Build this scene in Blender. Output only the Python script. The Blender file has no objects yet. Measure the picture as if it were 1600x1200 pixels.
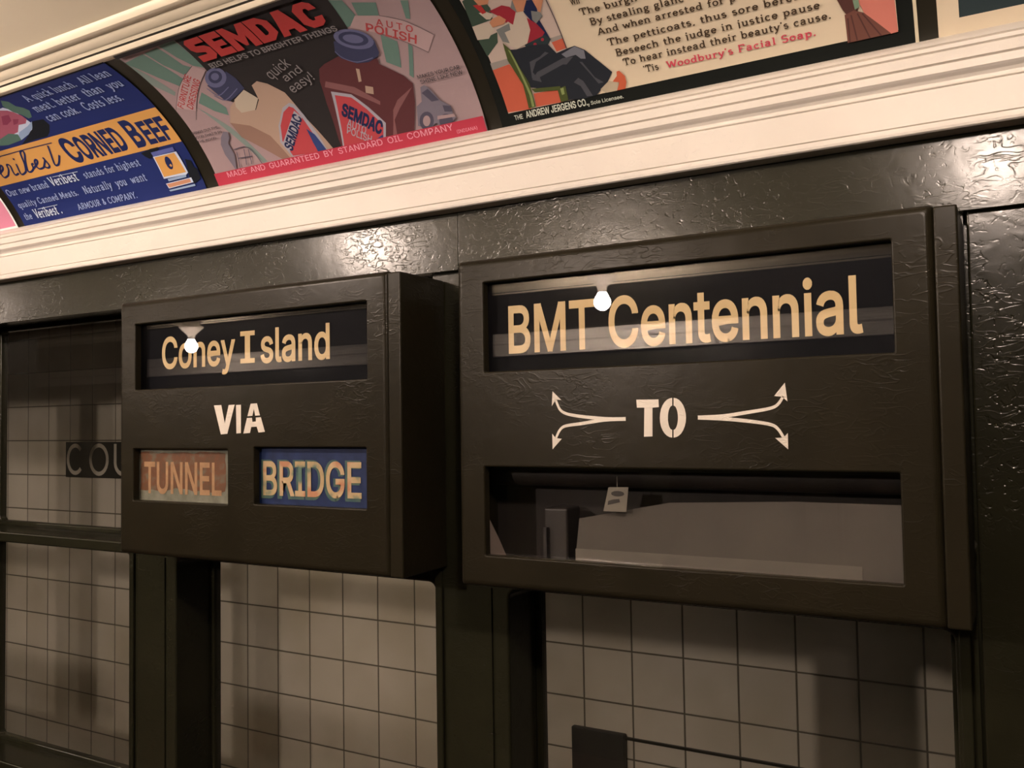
import bpy, bmesh, math, random
from mathutils import Vector, Matrix
from mathutils.geometry import tessellate_polygon
pi = math.pi
SC = bpy.context.scene
COL = SC.collection

# ---------------------------------------------------------------- camera, world, exposure
EYE = Vector((0.0, 0.0, 1.70))
cam_data = bpy.data.cameras.new('camera')
cam = bpy.data.objects.new('camera', cam_data)
COL.objects.link(cam)
right = Vector((0.86771722, 0.49681181, -0.0156479))
up = Vector((0.03406328, -0.02802798, 0.99902659))
back = Vector((0.49588963, -0.86740559, -0.0412434))
M = Matrix((right, up, back)).transposed().to_4x4()
M.translation = EYE
cam.matrix_world = M
cam_data.sensor_width = 36.0
cam_data.lens = 36.0 * 1383.0 / 1600.0
cam_data.clip_start = 0.02
cam_data.clip_end = 60.0
SC.camera = cam

world = bpy.data.worlds.new('tunnel_dark')
SC.world = world
world.use_nodes = True
world.node_tree.nodes['Background'].inputs[0].default_value = (0.9, 0.8, 0.6, 1)
world.node_tree.nodes['Background'].inputs[1].default_value = 0.0005

SC.view_settings.view_transform = 'Standard'
SC.view_settings.look = 'None'
SC.view_settings.gamma = 1.0
SC.view_settings.use_curve_mapping = False
SC.view_settings.exposure = EXPOSURE = 1.58
BULB_COLOUR = (1.0, 0.80, 0.67)
NEAR_BULB = 144.0          # row over this side's windows
DIM_BULB = 150.0
FAR_BULB = 462.0          # row over the opposite side

# ---------------------------------------------------------------- materials
def lin(c):
    c /= 255.0
    return c / 12.92 if c <= 0.04045 else ((c + 0.055) / 1.055) ** 2.4
def rgb(r, g, b):
    return (lin(r), lin(g), lin(b), 1.0)

class NT:
    def __init__(s, name):
        s.m = bpy.data.materials.new(name); s.m.use_nodes = True
        s.t = s.m.node_tree; s.b = s.t.nodes['Principled BSDF']; s.out = s.t.nodes['Material Output']
    def n(s, kind, **kw):
        x = s.t.nodes.new(kind)
        for k, v in kw.items():
            if k.startswith('i_'):
                x.inputs[k[2:].replace('_', ' ')].default_value = v
            else: setattr(x, k, v)
        return x
    def l(s, a, b): s.t.links.new(a, b)
    def math(s, op, a, b=None, c=None):
        x = s.t.nodes.new('ShaderNodeMath'); x.operation = op
        for i, v in enumerate((a, b, c)):
            if v is None: continue
            if isinstance(v, (int, float)): x.inputs[i].default_value = v
            else: s.l(v, x.inputs[i])
        return x.outputs[0]
    def ramp(s, fac, stops):
        r = s.n('ShaderNodeValToRGB'); s.l(fac, r.inputs[0])
        e = r.color_ramp.elements
        while len(e) < len(stops): e.new(0.5)
        for el, (p, c) in zip(e, stops): el.position = p; el.color = c
        return r.outputs[0]

def plain(name, colour, rough=0.5, spec=0.5):
    k = NT(name)
    k.b.inputs['Base Color'].default_value = colour
    k.b.inputs['Roughness'].default_value = rough
    k.b.inputs['Specular IOR Level'].default_value = spec
    return k.m

def paint(name, c1, c2, rough, spec, peel, pit=0.0, wrinkle=0.0, peel_scale=40.0):
    """brush-laid enamel: many coats; orange peel everywhere, pits and wrinkles in patches (heights in metres)"""
    k = NT(name)
    tc = k.n('ShaderNodeTexCoord'); co = tc.outputs['Object']
    n0 = k.n('ShaderNodeTexNoise', i_Scale=9.0, i_Detail=5.0); k.l(co, n0.inputs['Vector'])
    k.l(k.ramp(n0.outputs['Fac'], [(0.35, c1), (0.7, c2)]), k.b.inputs['Base Color'])
    k.b.inputs['Roughness'].default_value = rough
    k.b.inputs['Specular IOR Level'].default_value = spec
    n1 = k.n('ShaderNodeTexNoise', i_Scale=peel_scale, i_Detail=1.0, i_Distortion=0.6); k.l(co, n1.inputs['Vector'])
    h = k.math('MULTIPLY', n1.outputs['Fac'], peel)
    if pit:
        m = k.n('ShaderNodeTexNoise', i_Scale=7.0, i_Detail=2.0); k.l(co, m.inputs['Vector'])
        mask = k.ramp(m.outputs['Fac'], [(0.46, (0.18, 0.18, 0.18, 1)), (0.62, (1, 1, 1, 1))])
        n2 = k.n('ShaderNodeTexNoise', i_Scale=130.0, i_Detail=1.0, i_Distortion=0.8); k.l(co, n2.inputs['Vector'])
        p = k.ramp(n2.outputs['Fac'], [(0.60, (0, 0, 0, 1)), (0.72, (1, 1, 1, 1))])
        h = k.math('ADD', h, k.math('MULTIPLY', k.math('MULTIPLY', p, mask), -pit))
    if wrinkle:
        mp = k.n('ShaderNodeMapping'); mp.inputs['Rotation'].default_value = (0, 0.6, 0); mp.inputs['Scale'].default_value = (1.0, 1.0, 2.4)
        k.l(co, mp.inputs['Vector'])
        n3 = k.n('ShaderNodeTexNoise', i_Scale=34.0, i_Detail=1.0, i_Distortion=1.0); k.l(mp.outputs[0], n3.inputs['Vector'])
        rid = k.math('ABSOLUTE', k.math('SUBTRACT', n3.outputs['Fac'], 0.5))
        rid = k.ramp(rid, [(0.0, (1, 1, 1, 1)), (0.05, (0, 0, 0, 1))])
        m3 = k.n('ShaderNodeTexNoise', i_Scale=14.0, i_Detail=1.0); k.l(co, m3.inputs['Vector'])
        mk3 = k.ramp(m3.outputs['Fac'], [(0.40, (0, 0, 0, 1)), (0.66, (1, 1, 1, 1))])
        h = k.math('ADD', h, k.math('MULTIPLY', k.math('MULTIPLY', rid, mk3), wrinkle))
    b = k.n('ShaderNodeBump', i_Strength=1.0, i_Distance=1.0); k.l(h, b.inputs['Height'])
    k.l(b.outputs[0], k.b.inputs['Normal'])
    return k.m

OLIVE = paint('olive_enamel', (0.0150, 0.0150, 0.0085, 1), (0.019, 0.0188, 0.0108, 1), 0.22, 0.36, 0.00022, 0.00020, 0.00010)
OLIVE_DENTED = paint('dented_olive_enamel', (0.0145, 0.0140, 0.0078, 1), (0.0185, 0.0178, 0.0100, 1), 0.22, 0.42, 0.00034, 0.00036, 0.00012)
OLIVE_BOX = paint('olive_brown_enamel', (0.0132, 0.0113, 0.0064, 1), (0.0167, 0.0141, 0.0080, 1), 0.30, 0.15, 0.00036, 0.00008, 0.00013, 32.0)
WHITE = paint('cream_white_enamel', (0.69, 0.655, 0.605, 1), (0.73, 0.695, 0.645, 1), 0.42, 0.4, 0.0003, 0.0002, 0.0)
CEIL = paint('cream_ceiling_enamel', (0.83, 0.76, 0.60, 1), (0.86, 0.79, 0.63, 1), 0.45, 0.4, 0.0004)
COVE = plain('cove_black_olive', (0.012, 0.011, 0.006, 1), 0.4)
FLOOR = plain('floor_brown', (0.06, 0.03, 0.02, 1), 0.5)
DARKIN = plain('box_inside', (0.02, 0.015, 0.012, 1), 0.7)
SPRAY = paint('stencil_white', (0.62, 0.57, 0.50, 1), (0.74, 0.69, 0.62, 1), 0.5, 0.4, 0.0003, 0.0002, 0.0003)
PORCELAIN = plain('porcelain', (0.75, 0.70, 0.62, 1), 0.3)

def glass(name, tint, dirt=0.0, rough=0.0):
    k = NT(name)
    k.t.nodes.remove(k.b)
    tr = k.n('ShaderNodeBsdfTransparent'); tr.inputs[0].default_value = tint
    gl = k.n('ShaderNodeBsdfGlossy'); gl.inputs['Roughness'].default_value = rough
    lw = k.n('ShaderNodeLayerWeight'); lw.inputs['Blend'].default_value = 0.5
    fr = k.math('MULTIPLY_ADD', k.math('POWER', lw.outputs['Facing'], 5.0), 0.96, 0.04)
    mx = k.n('ShaderNodeMixShader'); k.l(fr, mx.inputs[0]); k.l(tr.outputs[0], mx.inputs[1]); k.l(gl.outputs[0], mx.inputs[2])
    last = mx
    if dirt:
        tc = k.n('ShaderNodeTexCoord')
        mp = k.n('ShaderNodeMapping'); mp.inputs['Scale'].default_value = (9.0, 1.0, 1.2); k.l(tc.outputs['Object'], mp.inputs['Vector'])
        no = k.n('ShaderNodeTexNoise', i_Scale=1.0, i_Detail=3.0); k.l(mp.outputs[0], no.inputs['Vector'])
        f = k.math('MULTIPLY', no.outputs['Fac'], dirt)
        df = k.n('ShaderNodeBsdfDiffuse'); df.inputs[0].default_value = (0.45, 0.42, 0.33, 1)
        m2 = k.n('ShaderNodeMixShader'); k.l(f, m2.inputs[0]); k.l(mx.outputs[0], m2.inputs[1]); k.l(df.outputs[0], m2.inputs[2])
        last = m2
    k.l(last.outputs[0], k.out.inputs['Surface'])
    return k.m
SIGN_GLASS = glass('sign_glass', (0.93, 0.93, 0.93, 1))
PANE_GLASS = glass('window_glass', (0.99, 0.99, 0.985, 1), 0.02)

def bulb_mat(name, strength):
    k = NT(name); k.t.nodes.remove(k.b)
    e = k.n('ShaderNodeEmission'); e.inputs[0].default_value = (*BULB_COLOUR, 1); e.inputs[1].default_value = strength
    k.l(e.outputs[0], k.out.inputs['Surface'])
    return k.m
GLOW_NEAR = bulb_mat('bulb_glow_near', NEAR_BULB)
GLOW_FAR = bulb_mat('bulb_glow_far', FAR_BULB)
GLOW_WARM = bulb_mat('bulb_glow_strong', NEAR_BULB * 1.15)
GLOW_LOW = bulb_mat('bulb_glow_weak', NEAR_BULB * 0.5)
GLOW_DIM = bulb_mat('bulb_glow_dim', DIM_BULB)

def tile_mat():
    k = NT('station_tile')
    tc = k.n('ShaderNodeTexCoord'); sp = k.n('ShaderNodeSeparateXYZ'); k.l(tc.outputs['Object'], sp.inputs[0])
    def cell(o, off, size):
        u = k.math('DIVIDE', k.math('SUBTRACT', o, off), size)
        fr = k.math('FRACT', u); fl = k.math('FLOOR', u)
        d = k.math('MINIMUM', fr, k.math('SUBTRACT', 1.0, fr))
        return d, fl
    dx, fx = cell(sp.outputs['X'], -0.668 - 20 * 0.1503, 0.1503)
    dz, fz = cell(sp.outputs['Z'], 1.044 - 20 * 0.15, 0.15)
    g = k.math('MINIMUM', dx, dz)
    grout = k.ramp(g, [(0.010, (0, 0, 0, 1)), (0.022, (1, 1, 1, 1))])
    cb = k.n('ShaderNodeCombineXYZ'); k.l(fx, cb.inputs[0]); k.l(fz, cb.inputs[1])
    wn = k.n('ShaderNodeTexWhiteNoise'); k.l(cb.outputs[0], wn.inputs['Vector'])
    tcol = k.ramp(wn.outputs['Value'], [(0.0, (0.76, 0.71, 0.61, 1)), (1.0, (0.84, 0.79, 0.68, 1))])
    ns = k.n('ShaderNodeTexNoise', i_Scale=2.2, i_Detail=6.0); k.l(tc.outputs['Object'], ns.inputs['Vector'])
    dirt = k.ramp(ns.outputs['Fac'], [(0.3, (0.72, 0.70, 0.62, 1)), (0.6, (1, 1, 1, 1))])
    mul = k.n('ShaderNodeMix', data_type='RGBA', blend_type='MULTIPLY'); mul.inputs[0].default_value = 1.0
    k.l(tcol, mul.inputs[6]); k.l(dirt, mul.inputs[7])
    mx = k.n('ShaderNodeMix', data_type='RGBA'); k.l(grout, mx.inputs[0]); mx.inputs[6].default_value = (0.16, 0.14, 0.10, 1); k.l(mul.outputs[2], mx.inputs[7])
    k.l(mx.outputs[2], k.b.inputs['Base Color'])
    k.b.inputs['Roughness'].default_value = 0.35
    bp = k.n('ShaderNodeBump', i_Strength=0.6, i_Distance=0.002); k.l(grout, bp.inputs['Height']); k.l(bp.outputs[0], k.b.inputs['Normal'])
    return k.m
TILE = tile_mat()

def mottled(name, stops, scale, rough=0.5, spec=0.3):
    k = NT(name); tc = k.n('ShaderNodeTexCoord')
    no = k.n('ShaderNodeTexNoise', i_Scale=scale, i_Detail=4.0); k.l(tc.outputs['Object'], no.inputs['Vector'])
    k.l(k.ramp(no.outputs['Fac'], stops), k.b.inputs['Base Color'])
    k.b.inputs['Roughness'].default_value = rough
    k.b.inputs['Specular IOR Level'].default_value = spec
    return k.m

# ---------------------------------------------------------------- object helpers
def tag(o, label=None, cat=None, group=None, kind=None):
    if label: o['label'] = label
    if cat: o['category'] = cat
    if group: o['group'] = group
    if kind: o['kind'] = kind
    return o
def empty(name, loc):
    o = bpy.data.objects.new(name, None); COL.objects.link(o); o.location = loc
    o.empty_display_size = 0.05
    return o
def root_loc(o):
    v = Vector((0, 0, 0))
    while o is not None:
        v += o.location; o = o.parent
    return v
def link_mesh(name, me, mats, parent=None):
    for m in (mats if isinstance(mats, (list, tuple)) else [mats]): me.materials.append(m)
    o = bpy.data.objects.new(name, me); COL.objects.link(o)
    if parent is not None:
        me.transform(Matrix.Translation(-root_loc(parent))); o.parent = parent
    return o
def finish(name, bm, mats, parent=None, smooth=None):
    bmesh.ops.recalc_face_normals(bm, faces=bm.faces)
    me = bpy.data.meshes.new(name); bm.to_mesh(me); bm.free()
    if smooth is not None:
        for p in me.polygons: p.use_smooth = True
        try: me.set_sharp_from_angle(angle=math.radians(smooth))
        except Exception: pass
    return link_mesh(name, me, mats, parent)
def struct(name, bm, mats, smooth=None, parent=None):
    o = finish(name, bm, mats, parent, smooth)
    if parent is None: o['kind'] = 'structure'
    return o
def box(bm, x0, x1, y0, y1, z0, z1, bev=0.0):
    t = bmesh.new()
    vs = [t.verts.new((x, y, z)) for x in (x0, x1) for y in (y0, y1) for z in (z0, z1)]
    for f in ((0, 1, 3, 2), (4, 6, 7, 5), (0, 4, 5, 1), (2, 3, 7, 6), (0, 2, 6, 4), (1, 5, 7, 3)):
        t.faces.new([vs[i] for i in f])
    if bev: bmesh.ops.bevel(t, geom=t.edges[:], offset=bev, segments=5, profile=0.5, affect='EDGES')
    merge(bm, t)
def merge(bm, t):
    me = bpy.data.meshes.new('tmp'); t.to_mesh(me); t.free(); bm.from_mesh(me); bpy.data.meshes.remove(me)
def rrect(x0, x1, z0, z1, r, n=4):
    pts = []
    for cx, cz, a in ((x1 - r, z1 - r, 0), (x0 + r, z1 - r, 90), (x0 + r, z0 + r, 180), (x1 - r, z0 + r, 270)):
        for i in range(n + 1):
            t = math.radians(a + 90 * i / n)
            pts.append((cx + r * math.cos(t), cz + r * math.sin(t)))
    return pts
def plate(bm, outer, holes, y0, y1, bev_o=0.0, bev_i=0.0, seg=8):
    """slab in the x-z plane from y0 (towards the aisle) to y1, rounded outer edge and rounded hole edges
       outer / holes: (x0, x1, z0, z1, corner radius)"""
    rims = []
    for k, q in enumerate([outer] + holes):
        x0, x1, z0, z1, r = q; b = bev_o if k == 0 else bev_i; s = 1 if k == 0 else -1
        loops = []
        steps = seg if b > 0 else 0
        for i in range(steps + 1):
            a = pi / 2 * i / steps if steps else pi / 2
            d = b * (1 - math.sin(a)); y = y0 + b * (1 - math.cos(a))
            if not steps: d, y = 0, y0
            loops.append([(x, y, z) for x, z in rrect(x0 + s * d, x1 - s * d, z0 + s * d, z1 - s * d, max(r, 1e-4) if k == 0 else max(r + d, 1e-4))])
        loops.append([(x, y1, z) for x, z in rrect(x0, x1, z0, z1, max(r, 1e-4))])
        vl = [[bm.verts.new(p) for p in lp] for lp in loops]
        for A, B in zip(vl, vl[1:]):
            for i in range(len(A)):
                j = (i + 1) % len(A)
                bm.faces.new((A[i], A[j], B[j], B[i]))
        rims.append(vl)
    for idx in (0, -1):
        loops = [[v.co.copy() for v in vl[idx]] for vl in rims]
        flat = [v for vl in rims for v in vl[idx]]
        for t in tessellate_polygon([[Vector((c.x, c.z, 0)) for c in lp] for lp in loops]):
            try: bm.faces.new([flat[i] for i in t])
            except ValueError: pass
def prism_x(bm, prof, x0, x1, closed=True):
    A = [bm.verts.new((x0, y, z)) for y, z in prof]; B = [bm.verts.new((x1, y, z)) for y, z in prof]
    n = len(prof)
    for i in range(n if closed else n - 1):
        j = (i + 1) % n
        bm.faces.new((A[i], A[j], B[j], B[i]))
    if closed:
        bm.faces.new(A); bm.faces.new(B)
def lathe(bm, prof, c, n=20):
    rings = []
    for r, z in prof:
        rings.append([bm.verts.new((c[0] + r * math.cos(2 * pi * i / n), c[1] + r * math.sin(2 * pi * i / n), c[2] + z)) for i in range(n)] if r > 1e-6 else [bm.verts.new((c[0], c[1], c[2] + z))])
    for A, B in zip(rings, rings[1:]):
        for i in range(n):
            j = (i + 1) % n
            if len(A) == 1 and len(B) == 1: continue
            if len(A) == 1: bm.faces.new((A[0], B[i], B[j]))
            elif len(B) == 1: bm.faces.new((A[i], A[j], B[0]))
            else: bm.faces.new((A[i], A[j], B[j], B[i]))

# ---------------------------------------------------------------- lettering
_TRI = {}
class Poly(list):
    layer = 0                       # overlapping pieces of one glyph lie on successive films of paint
def lay(pts, n):
    q = Poly(pts); q.layer = n
    return q
def font_polys(txt, bold=0.0):
    """triangles of a text in a plain grotesque, left edge at 0, capital height 1"""
    x = 0.0; out = []
    for ch in txt:
        if ch == ' ': x += 0.36; continue
        if (ch, bold) not in _TRI:
            g = []
            for n, loops in enumerate(GLYPHS[ch][1]):
                L = []
                for h, q in enumerate(loops):
                    p = [(q[i] / 1000.0, q[i + 1] / 1000.0) for i in range(0, len(q), 2)]
                    for k in range(len(p) if bold else 0):      # weight: a stroke along the outline
                        (ax, ay), (bx, by) = p[k - 1], p[k]
                        d = math.hypot(bx - ax, by - ay) or 1.0
                        ux, uy = (bx - ax) / d * bold, (by - ay) / d * bold
                        g.append(lay([(ax - ux + uy, ay - uy - ux), (bx + ux + uy, by + uy - ux), (bx + ux - uy, by + uy + ux), (ax - ux - uy, ay - uy + ux)], 6 * n + 2 + k % 4))
                    L.append([Vector((a, b, 0)) for a, b in p])
                flat = [v for q in L for v in q]
                g += [lay([(flat[i].x, flat[i].y) for i in t], 6 * n) for t in tessellate_polygon(L)]
            _TRI[ch, bold] = g
        out += [lay([(a + x, b) for a, b in f], f.layer) for f in _TRI[ch, bold]]
        x += GLYPHS[ch][0] / 1000.0
    x0 = min(q[0] for f in out for q in f); x1 = max(q[0] for f in out for q in f)
    return [lay([(a - x0, b) for a, b in f], f.layer) for f in out], x1 - x0

def ribbon(pts, w0, w1=None):
    """polyline to a strip of quads"""
    w1 = w0 if w1 is None else w1
    n = len(pts); L, R = [], []
    for i, (x, y) in enumerate(pts):
        ax, ay = pts[max(i - 1, 0)]; bx, by = pts[min(i + 1, n - 1)]
        dx, dy = bx - ax, by - ay; d = math.hypot(dx, dy) or 1.0
        w = (w0 + (w1 - w0) * i / (n - 1)) / 2
        L.append((x - dy / d * w, y + dx / d * w)); R.append((x + dy / d * w, y - dx / d * w))
    return [Poly([R[i], R[i + 1], L[i + 1], L[i]]) for i in range(n - 1)]
def smooth_line(pts, k=4):
    out = []
    for i in range(len(pts) - 1):
        p0 = pts[max(i - 1, 0)]; p1 = pts[i]; p2 = pts[i + 1]; p3 = pts[min(i + 2, len(pts) - 1)]
        for j in range(k):
            t = j / k
            out.append(tuple(0.5 * (2 * b + (c - a) * t + (2 * a - 5 * b + 4 * c - d) * t * t + (3 * b - a - 3 * c + d) * t ** 3) for a, b, c, d in zip(p0, p1, p2, p3)))
    out.append(tuple(pts[-1]))
    return out
# a slab-serif alphabet: strokes and serif bars, capital height 1, x-height .68
def arc(cx, cy, rx, ry, a0, a1, n=9):
    return [(cx + rx * math.cos(math.radians(a0 + (a1 - a0) * i / (n - 1))), cy + ry * math.sin(math.radians(a0 + (a1 - a0) * i / (n - 1)))) for i in range(n)]
def slab_glyph(ch):
    X = 0.64; S = []; B = []; W = 0.62       # strokes, serif bars (cx, y, half width), advance
    st = lambda x, a, b: S.append([(x, a), (x, b)])
    if ch == 'a': S += [[(0.10, 0.50)] + arc(0.28, 0.44, 0.17, 0.20, 140, 0) + [(0.45, 0.04)], arc(0.27, 0.19, 0.18, 0.17, 30, 360)]; B += [(0.50, 0.04, 0.09)]; W = 0.66
    elif ch == 'b': st(0.12, 0.02, 0.98); S += [arc(0.33, 0.32, 0.21, 0.30, 180, -180)]; B += [(0.06, 0.97, 0.10)]; W = 0.66
    elif ch == 'c': S += [arc(0.30, 0.32, 0.22, 0.30, 45, 320)]; W = 0.58
    elif ch == 'd': st(0.50, 0.02, 0.98); S += [arc(0.29, 0.32, 0.21, 0.30, 0, 360)]; B += [(0.44, 0.97, 0.10), (0.56, 0.03, 0.09)]; W = 0.68
    elif ch == 'e': S += [[(0.09, 0.34), (0.51, 0.34)] + arc(0.30, 0.32, 0.21, 0.30, 10, 320)]; W = 0.60
    elif ch == 'f': S += [[(0.20, 0.02), (0.20, 0.75)] + arc(0.34, 0.78, 0.14, 0.18, 180, 40), [(0.04, X - 0.04), (0.38, X - 0.04)]]; B += [(0.20, 0.03, 0.15)]; W = 0.44
    elif ch == 'g': S += [arc(0.28, 0.42, 0.18, 0.21, 0, 360), [(0.16, 0.24)] + arc(0.20, 0.12, 0.09, 0.08, 120, 260, 5) + [(0.40, 0.03)], arc(0.28, -0.12, 0.22, 0.14, 50, 410), [(0.42, 0.56), (0.56, 0.62)]]; W = 0.62
    elif ch in 'hn': st(0.14, 0.02, 0.97 if ch == 'h' else X - 0.03); S += [[(0.14, 0.44)] + arc(0.33, 0.42, 0.19, 0.21, 160, 0) + [(0.52, 0.02)]]; B += [(0.14, 0.03, 0.13), (0.52, 0.03, 0.13), (0.08, 0.96 if ch == 'h' else X - 0.03, 0.10)]; W = 0.70
    elif ch in 'ij': S += [[(0.16, 0.02 if ch == 'i' else -0.18), (0.16, X - 0.03)], arc(0.16, 0.87, 0.03, 0.03, 0, 360, 7)]; B += [(0.10, X - 0.03, 0.10)] + ([(0.16, 0.03, 0.14)] if ch == 'i' else []); W = 0.34
    elif ch == 'l': st(0.16, 0.02, 0.98); B += [(0.10, 0.97, 0.10), (0.16, 0.03, 0.14)]; W = 0.34
    elif ch == 'k': st(0.14, 0.02, 0.98); S += [[(0.14, 0.26), (0.48, 0.60)], [(0.26, 0.38), (0.52, 0.02)]]; B += [(0.08, 0.97, 0.10), (0.14, 0.03, 0.13), (0.50, 0.03, 0.12)]; W = 0.64
    elif ch == 'm': st(0.14, 0.02, X - 0.03); S += [[(0.14, 0.44)] + arc(0.31, 0.42, 0.17, 0.21, 160, 0) + [(0.48, 0.02)], [(0.48, 0.44)] + arc(0.65, 0.42, 0.17, 0.21, 160, 0) + [(0.82, 0.02)]]; B += [(0.14, 0.03, 0.12), (0.48, 0.03, 0.11), (0.82, 0.03, 0.12), (0.08, X - 0.03, 0.10)]; W = 1.0
    elif ch == 'o': S += [arc(0.30, 0.32, 0.22, 0.30, 90, 450, 15)]; W = 0.62
    elif ch == 'p': st(0.14, -0.30, X - 0.03); S += [arc(0.34, 0.32, 0.21, 0.30, 180, -180)]; B += [(0.14, -0.30, 0.14), (0.08, X - 0.03, 0.10)]; W = 0.66
    elif ch == 'q': st(0.48, -0.30, X - 0.03); S += [arc(0.28, 0.32, 0.21, 0.30, 0, 360)]; B += [(0.48, -0.30, 0.14)]; W = 0.66
    elif ch == 'r': st(0.16, 0.02, X - 0.03); S += [[(0.16, 0.40)] + arc(0.34, 0.46, 0.16, 0.15, 170, 50, 6)]; B += [(0.18, 0.03, 0.16), (0.09, X - 0.03, 0.10)]; W = 0.50
    elif ch == 's': S += [arc(0.25, 0.47, 0.16, 0.14, 40, 250, 8) + arc(0.25, 0.18, 0.17, 0.16, 70, -150, 9)]; W = 0.52
    elif ch == 't': S += [[(0.18, 0.86), (0.18, 0.18)] + arc(0.30, 0.15, 0.12, 0.13, 180, 320, 6), [(0.03, X - 0.04), (0.38, X - 0.04)]]; W = 0.44
    elif ch == 'u': S += [[(0.14, X - 0.03), (0.14, 0.24)] + arc(0.31, 0.22, 0.17, 0.20, 180, 340, 7), [(0.50, 0.03), (0.50, X - 0.03)]]; B += [(0.09, X - 0.03, 0.10), (0.45, X - 0.03, 0.10), (0.56, 0.03, 0.08)]; W = 0.68
    elif ch == 'v': S += [[(0.08, X - 0.03), (0.28, 0.02), (0.48, X - 0.03)]]; B += [(0.08, X - 0.03, 0.12), (0.48, X - 0.03, 0.12)]; W = 0.56
    elif ch == 'w': S += [[(0.06, X - 0.03), (0.23, 0.02), (0.40, X - 0.06), (0.57, 0.02), (0.74, X - 0.03)]]; B += [(0.06, X - 0.03, 0.11), (0.74, X - 0.03, 0.11)]; W = 0.82
    elif ch == 'y': S += [[(0.08, X - 0.03), (0.30, 0.04)], [(0.52, X - 0.03), (0.28, -0.10), (0.18, -0.28), (0.05, -0.26)]]; B += [(0.08, X - 0.03, 0.12), (0.52, X - 0.03, 0.12)]; W = 0.60
    elif ch == 'A': S += [[(0.06, 0.03), (0.38, 0.97), (0.70, 0.03)], [(0.20, 0.33), (0.56, 0.33)]]; B += [(0.06, 0.03, 0.13), (0.70, 0.03, 0.14)]; W = 0.82
    elif ch == 'B': st(0.16, 0.03, 0.97); S += [[(0.16, 0.97), (0.34, 0.97)] + arc(0.36, 0.75, 0.20, 0.22, 90, -90) + [(0.16, 0.53)], [(0.16, 0.53)] + arc(0.38, 0.28, 0.24, 0.25, 90, -90) + [(0.16, 0.03)]]; B += [(0.10, 0.97, 0.10), (0.10, 0.03, 0.10)]; W = 0.74
    elif ch == 'C': S += [arc(0.42, 0.50, 0.34, 0.47, 40, 320, 15)]; W = 0.80
    elif ch == 'F': st(0.16, 0.03, 0.97); S += [[(0.06, 0.97), (0.60, 0.97), (0.60, 0.78)], [(0.16, 0.52), (0.44, 0.52)]]; B += [(0.16, 0.03, 0.15)]; W = 0.70
    elif ch == 'M': S += [[(0.12, 0.03), (0.12, 0.97), (0.45, 0.20), (0.78, 0.97), (0.78, 0.03)]]; B += [(0.12, 0.03, 0.13), (0.78, 0.03, 0.13)]; W = 0.96
    elif ch == 'N': S += [[(0.12, 0.03), (0.12, 0.97), (0.64, 0.03), (0.64, 0.97)]]; B += [(0.12, 0.03, 0.13), (0.64, 0.97, 0.13)]; W = 0.80
    elif ch == 'O': S += [arc(0.42, 0.50, 0.34, 0.47, 90, 450, 17)]; W = 0.86
    elif ch == 'P': st(0.16, 0.03, 0.97); S += [[(0.16, 0.97), (0.36, 0.97)] + arc(0.38, 0.72, 0.22, 0.25, 90, -90) + [(0.16, 0.47)]]; B += [(0.16, 0.03, 0.14)]; W = 0.70
    elif ch == 'R': st(0.16, 0.03, 0.97); S += [[(0.16, 0.97), (0.36, 0.97)] + arc(0.38, 0.74, 0.20, 0.23, 90, -90) + [(0.16, 0.51)], [(0.36, 0.50), (0.64, 0.03)]]; B += [(0.16, 0.03, 0.13)]; W = 0.76
    elif ch == 'S': S += [arc(0.34, 0.73, 0.22, 0.23, 30, 260, 9) + arc(0.34, 0.27, 0.25, 0.25, 80, -150, 10)]; W = 0.70
    elif ch == 'T': st(0.40, 0.03, 0.97); S += [[(0.08, 0.74), (0.08, 0.97), (0.72, 0.97), (0.72, 0.74)]]; B += [(0.40, 0.03, 0.16)]; W = 0.80
    elif ch == 'U': S += [[(0.14, 0.97), (0.14, 0.35)] + arc(0.38, 0.30, 0.24, 0.27, 180, 360) + [(0.62, 0.97)]]; B += [(0.14, 0.97, 0.13), (0.62, 0.97, 0.13)]; W = 0.78
    elif ch == 'V': S += [[(0.08, 0.97), (0.36, 0.03), (0.64, 0.97)]]; B += [(0.08, 0.97, 0.12), (0.64, 0.97, 0.12)]; W = 0.70
    elif ch == 'W': S += [[(0.06, 0.97), (0.28, 0.03), (0.50, 0.90), (0.72, 0.03), (0.94, 0.97)]]; B += [(0.06, 0.97, 0.13), (0.94, 0.97, 0.13)]; W = 1.02
    elif ch == 'Y': S += [[(0.06, 0.97), (0.36, 0.45), (0.66, 0.97)], [(0.36, 0.45), (0.36, 0.03)]]; B += [(0.06, 0.97, 0.12), (0.66, 0.97, 0.12), (0.36, 0.03, 0.14)]; W = 0.72
    elif ch == '&': S += [[(0.66, 0.40), (0.40, 0.03), (0.16, 0.12), (0.14, 0.30), (0.44, 0.66), (0.42, 0.88), (0.28, 0.94), (0.20, 0.78), (0.64, 0.03)]]; W = 0.80
    elif ch == '.': S += [arc(0.14, 0.07, 0.035, 0.035, 0, 360, 7)]; W = 0.30
    elif ch == ',': S += [[(0.16, 0.10), (0.16, 0.02), (0.08, -0.12)]]; W = 0.30
    elif ch == "'": S += [[(0.12, 0.98), (0.10, 0.76)]]; W = 0.24
    else: W = 0.36
    return S, B, W
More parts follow.
